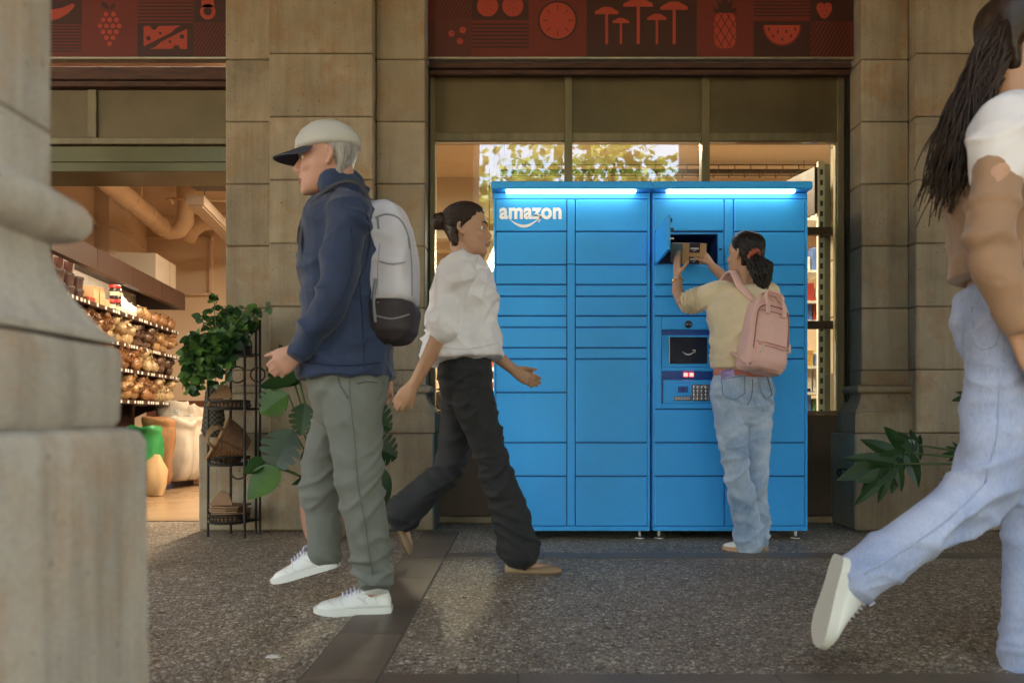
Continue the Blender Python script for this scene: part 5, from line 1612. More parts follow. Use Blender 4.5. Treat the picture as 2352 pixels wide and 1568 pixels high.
def hand(mb, wrist, d, palm, side, L_=.172, curl=(.25, .3, .25), thumb=(.5, .75), spread=.07, k=1.0):
    """side: unit vector from palm centre towards the thumb"""
    wrist, d, palm, side = V(wrist), V(d).normalized(), V(palm).normalized(), V(side).normalized()
    side = (side - d * side.dot(d)).normalized(); nrm = palm - d * palm.dot(d) - side * palm.dot(side); nrm.normalize()
    pl = L_ * .5
    mb.loft([(wrist - d * .01, side * .024 * k, nrm * .018 * k), (wrist + d * pl * .3, side * .031 * k, nrm * .016 * k), (wrist + d * pl * .7, side * .038 * k, nrm * .0135 * k), (wrist + d * pl, side * .037 * k, nrm * .011 * k), (wrist + d * (pl + .006), side * .032 * k, nrm * .006 * k)], 16, 2.4)
    for off, ln, rad in ((.028, .41, .0078), (.0095, .46, .0082), (-.0095, .43, .0078), (-.027, .34, .0068)):
        p = wrist + d * (pl * (.98 if abs(off) < .02 else .92)) + side * off * k
        dd = (d + side * (off * spread * 28)).normalized()
        pts = [p - dd * .012, p]; ang = 0
        for j, fr in enumerate((.44, .31, .25)):
            ang += curl[j]
            p = p + (dd * math.cos(ang) + nrm * math.sin(ang)) * L_ * ln * fr
            pts.append(p)
        mb.tube(pts, [rad * 1.05 * k, rad * 1.05 * k, rad * k, rad * .93 * k, rad * .8 * k], 10, round_caps=True)
    b = wrist + d * pl * .28 + side * .02 * k
    t1 = (d * math.cos(thumb[0]) + side * math.sin(thumb[0]) + nrm * .25).normalized()
    t2 = (d * math.cos(thumb[1] * .6) + side * math.sin(thumb[1] * .6) + nrm * .35).normalized()
    mb.tube([b, b + t1 * .036 * k, b + t1 * .036 * k + t2 * .03 * k, b + t1 * .036 * k + t2 * .052 * k], [.0125 * k, .0105 * k, .0092 * k, .0075 * k], 10, round_caps=True)

def torso(mb, J, k, g=0.0, t0=-.12, t1=1.0, wide=1.0, secs=None):
    pel, che, nck = J['pel'], J['che'], J['nck']
    pr, cr = J['pr'], J['cr']
    base = secs or [(-.28, .10, .085), (-.12, .150, .112), (0, .168, .122), (.18, .155, .112), (.38, .132, .098), (.55, .146, .108), (.70, .160, .115), (.82, .165, .105), (.91, .142, .085), (.97, .085, .065), (1.03, .052, .052)]
    out = []
    for q, w_, d_ in base:
        if q < t0 or q > t1: continue
        if q <= .7: c = pel.lerp(che, q / .7)
        else: c = che.lerp(nck, (q - .7) / .3)
        ax = (che - pel).normalized() if q <= .7 else (nck - che).normalized()
        r_ = pr.lerp(cr, max(0, min(1, q))).normalized(); r_ = (r_ - ax * r_.dot(ax)).normalized()
        f_ = ax.cross(r_).normalized()
        out.append((c, r_ * (w_ * k * wide + g), f_ * (d_ * k * wide + g)))
    c0, u0, v0 = out[0]; c1, u1, v1 = out[-1]
    ax0 = (out[0][0] - out[1][0]).normalized(); ax1 = (out[-1][0] - out[-2][0]).normalized()
    mb.loft([(c0 + ax0 * .012, u0 * .8, v0 * .8)] + out + [(c1 + ax1 * .012, u1 * .8, v1 * .8)], 26, 2.25)

def body(root, J, k, skin, hands, voxel=.0052, headk=1.0, neck=.05):
    mb = MB()
    M = head_mat(J['head'], J['face'], J.get('up', (0, 0, 1)), headk)
    head_shape(mb, M)
    jaw = M @ V((0, -.03, -.06))
    limb(mb, [J['nck'] - V((0, 0, .05)), J['nck'], jaw, M @ V((0, -.03, -.01))], [neck * 1.15 * k, neck * 1.05 * k, neck * k, neck * .9 * k])
    torso(mb, J, k * .95, -.016)
    for s_ in 'LR':
        limb(mb, [J['nck'] - V((0, 0, .06)), J['sh' + s_], J['el' + s_], J['wr' + s_]], [.045 * k, .046 * k * J.get('armk', 1), .039 * k * J.get('armk', 1), .025 * k])
        h = hands[s_]
        hand(mb, J['wr' + s_], h['d'], h['palm'], h['side'], h.get('L', .172) * k, h.get('curl', (.3, .4, .3)), h.get('thumb', (.5, .6)), h.get('spread', .05), k)
        limb(mb, [J['pel'] + (J['hip' + s_] - J['pel']) * .6, J['hip' + s_], J['kn' + s_], J['an' + s_]], [.075 * k, .072 * k, .046 * k, .034 * k])
        hl, to = J['heel' + s_], J['toe' + s_]
        limb(mb, [J['an' + s_], J['an' + s_].lerp(hl.lerp(to, .28) + J.get('up' + s_, V((0, 0, 1))) * .03, .75), hl.lerp(to, .55) + J.get('up' + s_, V((0, 0, 1))) * .028, hl.lerp(to, .85) + J.get('up' + s_, V((0, 0, 1))) * .022], [.034 * k, .028 * k, .020 * k, .014 * k], 12)
    me = remesh(mb, voxel, 3)
    put('body', me, skin, root)
    return M

def crease(co, ang, fr, seed):
    h = co.x + co.y * .7
    ac = co.z * math.cos(ang) + h * math.sin(ang); al = -co.z * math.sin(ang) + h * math.cos(ang)
    a = noise.noise(V((ac * fr + seed, al * fr * .26, co.y * 3)) + noise.noise_vector(co * 4.5) * .55)
    return max(0.0, 1 - abs(a) * 2.6) ** 1.6
def cloth(me, amp=.006, fx=6, fz=17, seed=0.0, soft=.006, dirz=True, weight=None):
    def fn(co, n):
        q = V((co.x * fx + co.z * fz * .45 + seed, co.y * fx - co.z * fz * .25, co.z * fz * .62))
        a = noise.noise(q + noise.noise_vector(co * 5) * .9)
        b = noise.noise(co * 7.5 + V((0, seed, 0)))
        r_ = (1 - abs(a)) ** 4 - .25
        wgt = weight(co) if weight else 1.0
        m1 = noise.noise(co * 3.1 + V((seed, 0, 4))); m2 = noise.noise(co * 3.4 + V((0, seed, 9)))
        c1 = crease(co, .5, fz * .85, seed) * max(0, .45 + 1.2 * m1); c2 = crease(co, -.55, fz * .8, seed + 5) * max(0, .45 + 1.2 * m2); c3 = crease(co, .08, fz * 1.1, seed + 9) * max(0, .2 + m1 * m2 * 4)
        return (1.75 * amp * (.75 * c1 + .75 * c2 + .5 * c3 - .22) + .12 * amp * noise.noise(q * 2.3)) * wgt + soft * .45 * b
    displace(me, fn)

def trousers(root, J, k, m, rad, waist_t=.22, hem=None, voxel=.0065, amp=.007, g=.012, name='trousers', soft=.006, seed=0.0, hemcut=True):
    mb = MB()
    torso(mb, J, k, g, -.30, waist_t)
    for s_ in 'LR':
        hp, kn, an = J['hip' + s_], J['kn' + s_], J['an' + s_]
        r_ = rad[s_]
        e = hem[s_] if hem else an
        limb(mb, [J['pel'].lerp(hp, .75) + V((0, 0, .03)), hp.lerp(kn, .12), hp.lerp(kn, .5), kn, kn.lerp(e, .5), e], r_, 20, 3)
    me = remesh(mb, voxel, 4)
    kz = [J['knL'], J['knR'], J['hipL'], J['hipR'], J['anL'], J['anR']]
    def wgt(co):
        return .5 + .6 * max(math.exp(-((co - p).length / .13) ** 2) for p in kz)
    cloth(me, amp, 6, 18, seed, soft, weight=wgt)
    return put(name, me, m, root)

def shoe(root, heel, toe, up=(0, 0, 1), k=1.0, m_up=None, m_sole=None, style='sneaker', laces=None, name='shoe'):
    heel, toe, up = V(heel), V(toe), V(up)
    d = toe - heel; L_ = d.length; d.normalize()
    up = (up - d * up.dot(d)).normalized(); s_ = d.cross(up)
    if style == 'sneaker':
        secs = [(.0, .024, .052), (.04, .032, .080), (.14, .0355, .088), (.26, .036, .083), (.36, .036, .086), (.46, .039, .078), (.58, .044, .064), (.70, .0465, .052), (.82, .044, .045), (.92, .034, .038), (.985, .016, .024)]
        sole_t = .024
    else:
        secs = [(.0, .020, .040), (.04, .028, .050), (.14, .032, .045), (.3, .030, .034), (.46, .036, .030), (.6, .042, .031), (.74, .042, .035), (.86, .036, .033), (.95, .024, .026), (.99, .010, .018)]
        sole_t = .008
    def ring(q, w_, h, z0, cut=None):
        c = heel + d * (L_ * q)
        pts = []
        for a, b in ((-1, 0), (-1.06, .25), (-.98, .5), (-.78, .78), (-.42, .96), (0, 1), (.42, .96), (.78, .78), (.98, .5), (1.06, .25), (1, 0)):
            pts.append(c + s_ * (a * w_ * k) + up * ((z0 + b * (h - z0)) * k))
        return pts
    r_ = thing  # noqa
    upm = MB().rings([ring(q, w_, h, sole_t - .002) for q, w_, h in secs]).build(name, m_up, root, smooth=True)
    sm = MB()
    out = [(q, w_ * 1.09) for q, w_, h in secs]
    poly = [heel + d * (L_ * q + (.004 if q > .5 else -.004)) + s_ * w_ * k for q, w_ in out] + [heel + d * (L_ * q + (.004 if q > .5 else -.004)) - s_ * w_ * k for q, w_ in out[::-1]]
    spring = lambda p: max(0, ((p - heel).dot(d) / L_ - .78)) * .03
    sm.rings([[p + up * (.0005 + spring(p)) for p in poly], [p + up * (sole_t * .5 * k + spring(p) * .7) + (p - heel.lerp(toe, .5)) * .008 for p in poly], [p + up * (sole_t * k + spring(p) * .3) for p in poly]])
    sm.build('sole', m_sole, upm, angle=40)
    if laces:
        for i in range(5):
            q = .40 + i * .052
            c = heel + d * (L_ * q)
            h = lerp(.088, .064, i / 4)
            lm = MB().tube([c - s_ * .024 * k + up * (h * .84) * k, c + up * (h + .007) * k + d * .006, c + s_ * .024 * k + up * (h * .84) * k], .0035, 6)
            lm.build('lace', laces, upm, smooth=True)
        c = heel + d * (L_ * .40)
        for sg in (-1, 1):
            MB().tube([c + up * .093 * k, c + s_ * .022 * sg + up * .105 * k - d * .008, c + s_ * .034 * sg + up * .09 * k], .003, 6).build('lace', laces, upm, smooth=True)
    return upm

def surf(objs, root):
    vs, fs = [], []
    for o in objs:
        b = len(vs); org = ORG[root.name]
        vs += [v.co + org for v in o.data.vertices]; fs += [tuple(i + b for i in p.vertices) for p in o.data.polygons]
    return BVHTree.FromPolygons(vs, fs)
def drawn(bv, pxs, off=.0015, sub=6):
    """a line lying on a garment, from picture measurements"""
    p2, _ = smooth_pts([V((x, y, 0)) for x, y in pxs], [1] * len(pxs), sub)
    out = []
    for q in p2:
        d = (P(q.x, q.y, 1.0) - V((0, 0, H))).normalized()
        h = bv.ray_cast(V((0, 0, H)), d)
        if h[0] is not None and (not out or (h[0] - out[-1]).length < .12): out.append(h[0] - d * off)
    return out
def seam_line(bv, pxs, m, parent, r_=.0022, name='seam', off=.0012):
    p = drawn(bv, pxs, off)
    if len(p) > 2: return MB().tube(p, r_, 6).build(name, m, parent, smooth=True)
def comb(hair_obj, root, M, target, n, mat_, seed, zlo=-.07, fly=14):
    """fine strands combed over the head towards the tie"""
    rnd = random.Random(seed)
    org = ORG[root.name]
    bv = BVHTree.FromPolygons([v.co + org for v in hair_obj.data.vertices], [p.vertices for p in hair_obj.data.polygons])
    c = M @ V((0, -.02, .01)); d1 = (target - c).normalized(); mb = MB()
    for i in range(n + fly):
        a = rnd.uniform(-math.pi, math.pi)
        d0 = (M.to_3x3() @ V((math.sin(a), .75 * math.cos(a) + .25, rnd.uniform(-.35, .9)))).normalized()
        if d0.dot(d1) > .93: continue
        pts = []
        q0 = rnd.uniform(0, .25); q1 = 1.0
        for j in range(11):
            q = lerp(q0, q1, j / 10)
            om = d0.angle(d1); dd = (d0 * math.sin((1 - q) * om) + d1 * math.sin(q * om)) / math.sin(om)
            h = bv.ray_cast(c, dd.normalized())
            if h[0] is None: continue
            lift = .0004 + .0012 * rnd.random() + (.006 * math.sin(math.pi * q) if i >= n else 0)
            pts.append(h[0] + dd.normalized() * lift)
        if len(pts) > 4:
            r_ = .0013 if i < n else .0005
            mb.tube(pts, [r_ * .5] + [r_] * (len(pts) - 2) + [r_ * .5], 5)
    mb.build('combed_strands', mat_, hair_obj, smooth=True, kind='stuff')
# =================================================== the woman at the locker
J = dict(pel=P(1703, 905, 3.90), che=P(1711, 742, 3.88), nck=P(1707, 655, 3.885), head=P(1711, 584, 3.91), face=(-.52, .84, .06), up=(.05, 0, 1), pr=V((.98, -.1, -.02)).normalized(), cr=V((.97, -.18, -.04)).normalized(),
         shL=P(1652, 673, 3.90), elL=P(1566, 693, 4.0), wrL=P(1556, 640, 4.055), shR=P(1764, 676, 3.86), elR=P(1712, 676, 4.06), wrR=P(1637, 613, 4.075),
         hipL=P(1673, 915, 3.9), knL=P(1691, 1075, 3.87), anL=P(1722, 1225, 3.92), hipR=P(1737, 915, 3.9), knR=P(1740, 1075, 3.93), anR=P(1741, 1225, 3.97),
         heelL=V((X(1725, 3.95), 3.90, .0)), toeL=V((X(1668, 3.97), 4.02, .0)), heelR=V((X(1752, 3.97), 3.97, 0)), toeR=V((X(1735, 4.1), 4.20, 0)))
root = thing('person', 'person in beige cardigan and pale jeans lifting a parcel from the locker', 'person', (J['pel'].x, 3.93, 0))
W1 = body(root, J, .90, SKIN, {'L': dict(d=(-.02, .12, 1), palm=(1, .15, 0), side=(.25, -.9, .1), curl=(.05, .12, .1), thumb=(1.05, 1.5), spread=.09), 'R': dict(d=(-.42, .25, .8), palm=(-.9, -.1, -.45), side=(-.55, -.65, -.2), curl=(.15, .3, .25), thumb=(.8, 1.2), spread=.06)}, .0045, .885, .047)
face_parts(root, W1)
DENIM = denim_mat('denim_light', (.16, .29, .49), (.66, .78, .92))
jl = [.085, .084, .074, .062, .060, .066]
jr = [.08, .078, .066, .054, .052, .055]
jeans = trousers(root, J, .90, DENIM, {'L': jl, 'R': jr}, .30, {'L': P(1722, 1243, 3.92), 'R': P(1738, 1238, 3.98)}, .0055, .011, .002, 'jeans', .004, 3.3)
bvh = BVHTree.FromPolygons([v.co + ORG[root.name] for v in jeans.data.vertices], [p.vertices for p in jeans.data.polygons])
STITCH = mat('jeans_stitch', (.15, .23, .36), .8)
DENIM_P = denim_mat('denim_pocket', (.2, .33, .52), (.5, .64, .82))
def on_jeans(px, py, off=.003):
    d = P(px, py, 1.0) - V((0, 0, H))
    hit = bvh.ray_cast(V((0, 0, H)), d.normalized())
    if hit[0] is None: return P(px, py, 3.8)
    return hit[0] - d.normalized() * off
def pocket(quad, tipdrop, name='back_pocket'):
    (x0, y0), (x1, y1), (x2, y2), (x3, y3) = quad      # tl, tr, br, bl
    n = 9; rows_ = []
    for i in range(n + 1):
        q = i / n; row = []
        for j in range(n + 1):
            r_ = j / n
            x = lerp(lerp(x0, x1, r_), lerp(x3, x2, r_), q); y = lerp(lerp(y0, y1, r_), lerp(y3, y2, r_), q) + tipdrop * (1 - abs(2 * r_ - 1)) * q
            row.append(on_jeans(x, y, .0035))
        rows_.append(row)
    mb = MB().rings(rows_, False, False, False)
    o = mb.build(name, DENIM_P, jeans, smooth=True)
    edge = [rows_[i][0] for i in range(n + 1)] + rows_[n][1:] + [rows_[i][n] for i in range(n - 1, -1, -1)] + rows_[0][n - 1:0:-1]
    c = sum(edge, V()) / len(edge)
    MB().tube([p.lerp(c, .05) - V((0, .003, 0)) for p in edge + edge[:1]], .0022, 5).build('stitching', STITCH, o)
    MB().tube([p - V((0, .002, 0)) for p in edge + edge[:1]], .003, 5).build('pocket_edge', DENIM_P, o)
pocket([(1655, 869), (1711, 861), (1712, 903), (1659, 908)], 14)
pocket([(1738, 860), (1762, 861), (1774, 908), (1749, 902)], 12)
# centre seam, waistband and hems
seam = [on_jeans(x, y, .002) for x, y in ((1727, 862), (1729, 880), (1728, 900), (1724, 918), (1716, 930))]
MB().tube(seam, .0025, 6).build('seam', STITCH, jeans)
# phone in the pocket
o = MB(); a = on_jeans(1655, 852, .006); b = on_jeans(1684, 846, .006); c = on_jeans(1689, 868, .006); d = on_jeans(1658, 874, .006)
o.rings([[a, b, c, d], [p + V((0, .006, 0)) for p in (a, b, c, d)]])
o = o.build('phone', mat('phone_lilac', (.42, .33, .68), .3, var=.05), org=a)
tag(o, 'lilac phone sticking out of the back pocket of the jeans', 'phone')
# top: pink tee edge, cardigan
TEE = mat('tee_coral', (.6, .22, .18), .8, var=.1)
mb = MB(); torso(mb, J, .90, .004, .17, .99)
me = remesh(mb, .008, 3); put('tee', me, TEE, root)
KNIT = mat('cardigan_knit', (.76, .62, .42), .92, var=.10, scale=9, bump=.35, bscale=260, bdist=.002, sheen=.3)
mb = MB()
torso(mb, J, .90, .016, .17, 1.0, 1.03, [(.255, .150, .115), (.29, .152, .118), (.38, .150, .115), (.55, .156, .118), (.70, .166, .120), (.82, .172, .112), (.91, .152, .092), (.965, .105, .072)])
sl = [J['nck'] + V((-.05, 0, -.05)), J['shL'], J['shL'].lerp(J['elL'], .5) + V((0, 0, -.004)), J['elL'] + V((.028, -.006, .0))]
limb(mb, sl, [.056, .066, .056, .054], 18, 4)
limb(mb, [J['nck'] + V((.05, 0, -.05)), J['shR'], J['shR'].lerp(J['elR'], .55), J['elR']], [.056, .064, .054, .05], 18, 3)
# hanging front flaps
limb(mb, [P(1650, 735, 3.93), P(1644, 770, 3.95), P(1639, 805, 3.955), P(1637, 836, 3.955)], [.028, .030, .030, .026], 12, 3, .45, V((.5, .8, 0)))
limb(mb, [P(1655, 735, 3.96), P(1646, 770, 4.0), P(1642, 805, 4.01), P(1640, 818, 4.01)], [.03, .03, .03, .028], 12, 3, .4, V((.6, .7, 0)))
me = remesh(mb, .0055, 4)
ax = (J['elL'] - J['shL']).normalized()
def cardfold(co, n):
    q = (co - J['shL']).dot(ax)
    rdist = ((co - J['shL']) - ax * q).length
    d_ = .015 * (crease(co, .75, 12, 2.0) * max(0, .5 + noise.noise(co * 3)) + crease(co, -.35, 11, 7.0) * max(0, .35 + noise.noise(co * 3.3 + V((3, 0, 0)))) - .3) + .003 * noise.noise(co * 8)
    if rdist < .085 and q > .07:
        d_ += .0065 * math.sin(q * 320 + 2.0 * noise.noise(co * 14)) * min(1, (q - .07) / .03)
    return d_
displace(me, cardfold)
card = put('cardigan', me, KNIT, root)
# hair: pulled back, wavy ponytail, scrunchie
hm = remesh(hair_cap(W1, -.075, .014, .080), .005, 3)
axis = W1 @ V((0, -.10, .015))
def strand(co, n):
    q = W1.inverted() @ co
    a = math.atan2(q.x, q.z - .0) 
    return .0022 * noise.noise(V((a * 16, q.y * 4, 2.0))) + .0012 * noise.noise(V((a * 45, q.y * 6, 7.0)))
displace(hm, strand)
hair = put('hair', hm, HAIR_B, root)
sx = P(1733, 590, 3.825)
random.seed(11)
pt = MB()
for i in range(120):
    a = random.uniform(0, 2 * math.pi); r_ = random.uniform(0, 1) ** .5
    off = V((math.cos(a), math.sin(a) * .7, 0)) * r_
    ph = random.uniform(0, 6.3); fr = random.uniform(26, 44)
    ln = random.uniform(.17, .235) if r_ < .7 else random.uniform(.12, .2)
    pts, rr = [], []
    for j in range(17):
        q = j / 16
        sp_ = .016 + .042 * math.sin(math.pi * min(1, q * .95 + .12)) 
        c = sx + V((.035 * q + .012 * math.sin(q * 3.1), -.028 * math.sin(q * math.pi * .8), -q * ln))
        wv = (.004 + .009 * q) * math.sin(q * ln * fr * 3 + ph)
        pts.append(c + off * sp_ * (1.12 - .55 * q) + V((wv, .7 * wv * math.cos(ph), 0)))
        rr.append(.0075 * (1 - .72 * q))
    pt.tube(pts, rr, 6)
pt.build('ponytail', HAIR_B, hair, smooth=True)
comb(hair, root, W1, sx, 420, HAIR_B, 4)
sc = MB(); uu, vv = frame_from(V((.5, -.6, -.45)))
for i in range(40):
    a = 2 * math.pi * i / 40
ring = [sx + V((-.004, 0, .004)) + (uu * math.cos(a) + vv * math.sin(a)) * (.026 + .003 * math.sin(a * 11)) for a in [2 * math.pi * i / 60 for i in range(61)]]
sc.tube(ring, [.0125 + .003 * math.sin(i * 2.3) for i in range(61)], 9)
sc.build('scrunchie', mat('scrunchie_rust', (.42, .10, .06), .8, var=.6, scale=120, bump=.3), hair, smooth=True)
ear = W1 @ V((-.084, -.02, -.040))
MB().tube([ear + V((math.cos(a) * .006, .001, math.sin(a) * .010 - .008)) for a in [2 * math.pi * i / 14 for i in range(15)]], .0018, 6).build('earring', mat('gold', (.85, .55, .22), .25, metal=1), root)
wd = (J['wrL'] - J['elL']).normalized(); uu, vv = frame_from(wd); wc = J['wrL'] - wd * .012
MB().tube([wc + (uu * math.cos(a) + vv * math.sin(a)) * .0275 for a in [2 * math.pi * i / 24 for i in range(25)]], .0042, 6, flat=.8).build('watch_strap', mat('strap_tan', (.55, .35, .25), .6), root)
MB().ball(wc + V((-.024, -.012, 0)), .008, .008, .010).build('watch_face', mat('gold', (.85, .55, .22), .25, metal=1), root)
WHITE_SHOE = mat('shoe_white', (.74, .74, .72), .55, var=.05, scale=20, bump=.1)
GUM = mat('sole_gum', (.48, .29, .18), .7, var=.1)
shoe(root, J['heelL'], J['toeL'], (0, 0, 1), .82, WHITE_SHOE, GUM)
shoe(root, J['heelR'], J['toeR'], (0, 0, 1), .82, WHITE_SHOE, GUM)

# pink backpack
PINK = mat('backpack_pink', (.84, .50, .44), .7, var=.08, scale=5, bump=.22, bscale=90, bdist=.002, sheen=.1)
PINK_D = mat('backpack_seam', (.42, .18, .15), .7, var=.1)
bu = V((.95, .31, 0)); bn = V((.31, -.95, 0))
tl = R(11)
bup = V((0, 0, 1)) * math.cos(tl) + bu * math.sin(tl); bu = bu * math.cos(tl) - V((0, 0, 1)) * math.sin(tl)
bc = P(1758, 772, 3.715)
def bp(a, b, c): return bc + bu * a + bup * b + bn * c
t = thing('backpack', 'dusty pink fabric backpack with twin handles and front zip pocket', 'backpack', bp(0, -.17, 0))
mb = MB()
secs = []
for b, w_, d_, off in ((-.172, .082, .040, -.006), (-.165, .098, .056, -.002), (-.13, .108, .066, .002), (-.06, .110, .064, .0), (.02, .106, .058, -.004), (.09, .101, .052, -.008), (.135, .094, .046, -.012), (.16, .078, .036, -.016), (.168, .06, .026, -.018)):
    secs.append((bp(0, b, off), bu * w_, bn * d_))
mb.loft(secs, 40, 4.2)
me = remesh(mb, .005, 4)
def bagfold(co, n):
    q = co - bc; b = q.dot(bup)
    w_ = .4 + 1.2 * max(0, min(1, (-.02 - b) / .12))
    return w_ * (.008 * (crease(co, .7, 16, 1.0) * max(0, .3 + noise.noise(co * 5)) + crease(co, -.5, 15, 4.0) * max(0, .3 + noise.noise(co * 5 + V((4, 0, 0))))) + .0042 * ((1 - abs(noise.noise(V((co.x * 9, co.y * 9, co.z * 15)) + noise.noise_vector(co * 6)))) ** 5 - .2) + .004 * noise.noise(co * 10))
displace(me, bagfold)
bag = put('bag_body', me, PINK, t)
bb = BVHTree.FromPolygons([v.co + ORG[t.name] for v in bag.data.vertices], [p.vertices for p in bag.data.polygons])
def on_bag(a, b, off=.002):
    h = bb.ray_cast(bp(a, b, .3), -bn)
    return (h[0] if h[0] is not None else bp(a, b, .05)) + bn * off
# front pocket
rows_ = []
for i in range(9):
    b = lerp(-.158, -.045, i / 8); rows_.append([on_bag(lerp(-.082, .082, j / 12), b, .002 + .014 * math.sin(math.pi * j / 12) ** .5 * math.sin(math.pi * min(1, .25 + .75 * i / 8)) ** .6) for j in range(13)])
pk = MB().rings(rows_, False, False, False).build('front_pocket', PINK, t, smooth=True)
MB().tube([on_bag(lerp(-.084, .084, j / 12), -.045 + .004 * math.sin(math.pi * j / 12), .010) for j in range(13)], .004, 6).build('pocket_flap', PINK, pk, smooth=True)
MB().tube([on_bag(lerp(-.083, .083, j / 12), -.060, .016) for j in range(13)], .0018, 5).build('zip', PINK_D, pk)
zp = [on_bag(-.088, -.155, .003), on_bag(-.093, -.05, .003), on_bag(-.089, .06, .003), on_bag(-.08, .11, .003), on_bag(-.05, .132, .003), on_bag(0, .136, .003), on_bag(.05, .132, .003), on_bag(.078, .11, .003), on_bag(.087, .05, .003), on_bag(.09, -.05, .003)]
zp, _ = smooth_pts(zp, [1] * len(zp), 4)
MB().tube(zp, .0032, 6).build('zip', PINK_D, t, smooth=True)
MB().tube([on_bag(-.08, .105, .004), on_bag(0, .108, .004), on_bag(.076, .105, .004)], .0015, 5).build('seam', PINK_D, t)
for a0, b0, a1, b1 in ((-.055, -.060, -.068, -.092), (.088, -.03, .092, -.062)):
    MB().tube([on_bag(a0, b0, .018), on_bag(a1, b1, .014)], [.005, .0065], 8, round_caps=True, flat=.5).build('zip_pull', mat('zip_pull_pale', (.72, .55, .52), .5), t)
def strap(pts, w_, thick, hint, name, m=PINK):
    p, _ = smooth_pts(pts, [1] * len(pts), 5)
    MB().tube(p, w_, 12, hint=hint, flat=thick / w_, round_caps=False).build(name, m, t, smooth=True)
for s_, o_ in ((-1, 0), (1, 0)):
    strap([bp(s_ * .045 , .09, .056), bp(s_ * .045, .13, .05), bp(s_ * .045, .163, .03), bp(s_ * .03 - .0, .19, .0)], .012, .004, bu, 'handle')
strap([bp(-.045, .165, .028), bp(-.043, .195, .018), bp(-.02, .207, .01), bp(.02, .206, .01), bp(.043, .195, .018), bp(.045, .165, .028)], .0085, .005, V((0, -1, 0)), 'handle')
strap([bp(-.05, .155, -.012), bp(-.05, .19, -.02), bp(-.02, .205, -.03), bp(.02, .205, -.03), bp(.05, .19, -.02), bp(.05, .155, -.012)], .0085, .005, V((0, -1, 0)), 'handle')
nL = J['shL'].lerp(J['nck'], .42)
strap([bp(-.055, .15, -.035), P(1722, 680, 3.775), P(1700, 657, 3.80), nL + V((.012, -.03, .080)), nL + V((-.006, .045, .078)), nL + V((-.02, .105, .02)), nL + V((-.03, .13, -.08)), P(1655, 780, 3.99), bp(-.10, -.12, -.03)], .019, .007, V((1, .2, .3)), 'shoulder_strap')
nR = J['shR'].lerp(J['nck'], .35)
strap([bp(.045, .15, -.035), nR + V((.0, -.05, .062)), nR + V((.0, .0, .078)), nR + V((.0, .08, .05)), nR + V((.0, .11, -.06)), bp(.10, -.10, -.06)], .019, .007, V((1, .2, .3)), 'shoulder_strap')

# =================================================== the man walking past
Ya = 2.75
J = dict(pel=P(800, 858, Ya), che=P(795, 578, Ya), nck=P(784, 458, Ya), head=P(752, 366, Ya), face=(-1, -.06, -.10), up=(0, 0, 1), pr=V((.05, 1, 0)).normalized(), cr=V((-.10, 1, 0)).normalized(), armk=.72,
         shL=P(800, 496, 2.575), elL=P(765, 690, 2.52), wrL=P(690, 800, 2.56), shR=P(790, 492, 2.925), elR=P(852, 690, 2.99), wrR=P(872, 846, 2.98),
         hipL=P(806, 890, 2.665), knL=P(826, 1110, 2.66), anL=P(860, 1325, 2.70), hipR=P(796, 890, 2.835), knR=P(738, 1082, 2.85), anR=P(745, 1262, 2.87), upR=V((-.28, 0, 1)).normalized(),
         heelL=V((X(898, 2.72), 2.715, 0)), toeL=V((X(726, 2.72), 2.70, 0)), heelR=P(776, 1300, 2.87), toeR=P(628, 1342, 2.87))
root = thing('person', 'person in navy jacket, grey trousers and pale cap walking past the pillar', 'person', (J['pel'].x, Ya, 0))
M_ = body(root, J, 1.0, SKIN_P, {'L': dict(d=(-.75, 0, -.66), palm=(0, 1, 0), side=(-.6, -.2, .7), curl=(.45, .6, .5)), 'R': dict(d=(.2, 0, -.98), palm=(0, -1, 0), side=(-.95, 0, -.2), curl=(.4, .5, .4))}, .0055, 1.02, .056)
face_parts(root, M_, HAIR_G)
GREYP = mat('trousers_grey_green', (.155, .165, .145), .85, var=.12, scale=6, bump=.2, bscale=160, bdist=.002)
trousers(root, J, 1.0, GREYP, {'L': [.098, .100, .090, .076, .070, .064], 'R': [.098, .098, .086, .073, .066, .062]}, .26, {'L': P(858, 1322, 2.70), 'R': P(745, 1268, 2.87)}, .0065, .013, .016, 'trousers', .006, 1.7)
GREY_D = mat('trouser_seam', (.115, .122, .106), .85, bump=0)
tb = [o for o in root.children if o.name.startswith('trousers')][0]
bv = surf([tb], root)
seam_line(bv, [(800, 850), (806, 930), (815, 1010), (822, 1110), (840, 1210), (856, 1318)], GREY_D, tb, .0018)
seam_line(bv, [(772, 852), (782, 885), (800, 915)], GREY_D, tb, .0028, 'pocket_edge')
seam_line(bv, [(820, 880), (845, 876), (868, 878)], GREY_D, tb, .0026, 'back_pocket_edge')
NAVY = mat('jacket_navy', (.012, .028, .075), .75, var=.2, scale=6, bump=.2, bscale=140, bdist=.002, sheen=.15)
mb = MB()
torso(mb, J, 1.0, .026, -.02, 1.0, 1.03, [(-.02, .172, .128), (.05, .170, .128), (.2, .162, .122), (.38, .150, .115), (.55, .158, .118), (.70, .170, .120), (.82, .175, .112), (.91, .152, .092), (.965, .105, .072)])
for s_ in 'LR':
    limb(mb, [J['nck'] - V((0, 0, .05)), J['sh' + s_], J['sh' + s_].lerp(J['el' + s_], .5), J['el' + s_], J['el' + s_].lerp(J['wr' + s_], .5), J['wr' + s_].lerp(J['el' + s_], .06)], [.06, .074, .064, .056, .05, .042], 18, 3)
limb(mb, [J['nck'] - V((0, 0, .02)), J['nck'].lerp(M_ @ V((0, -.03, -.07)), .45)], [.075, .07], 18, 2)
me = remesh(mb, .0055, 3); cloth(me, .016, 6, 14, 9.1, .006); jk = put('jacket', me, NAVY, root)
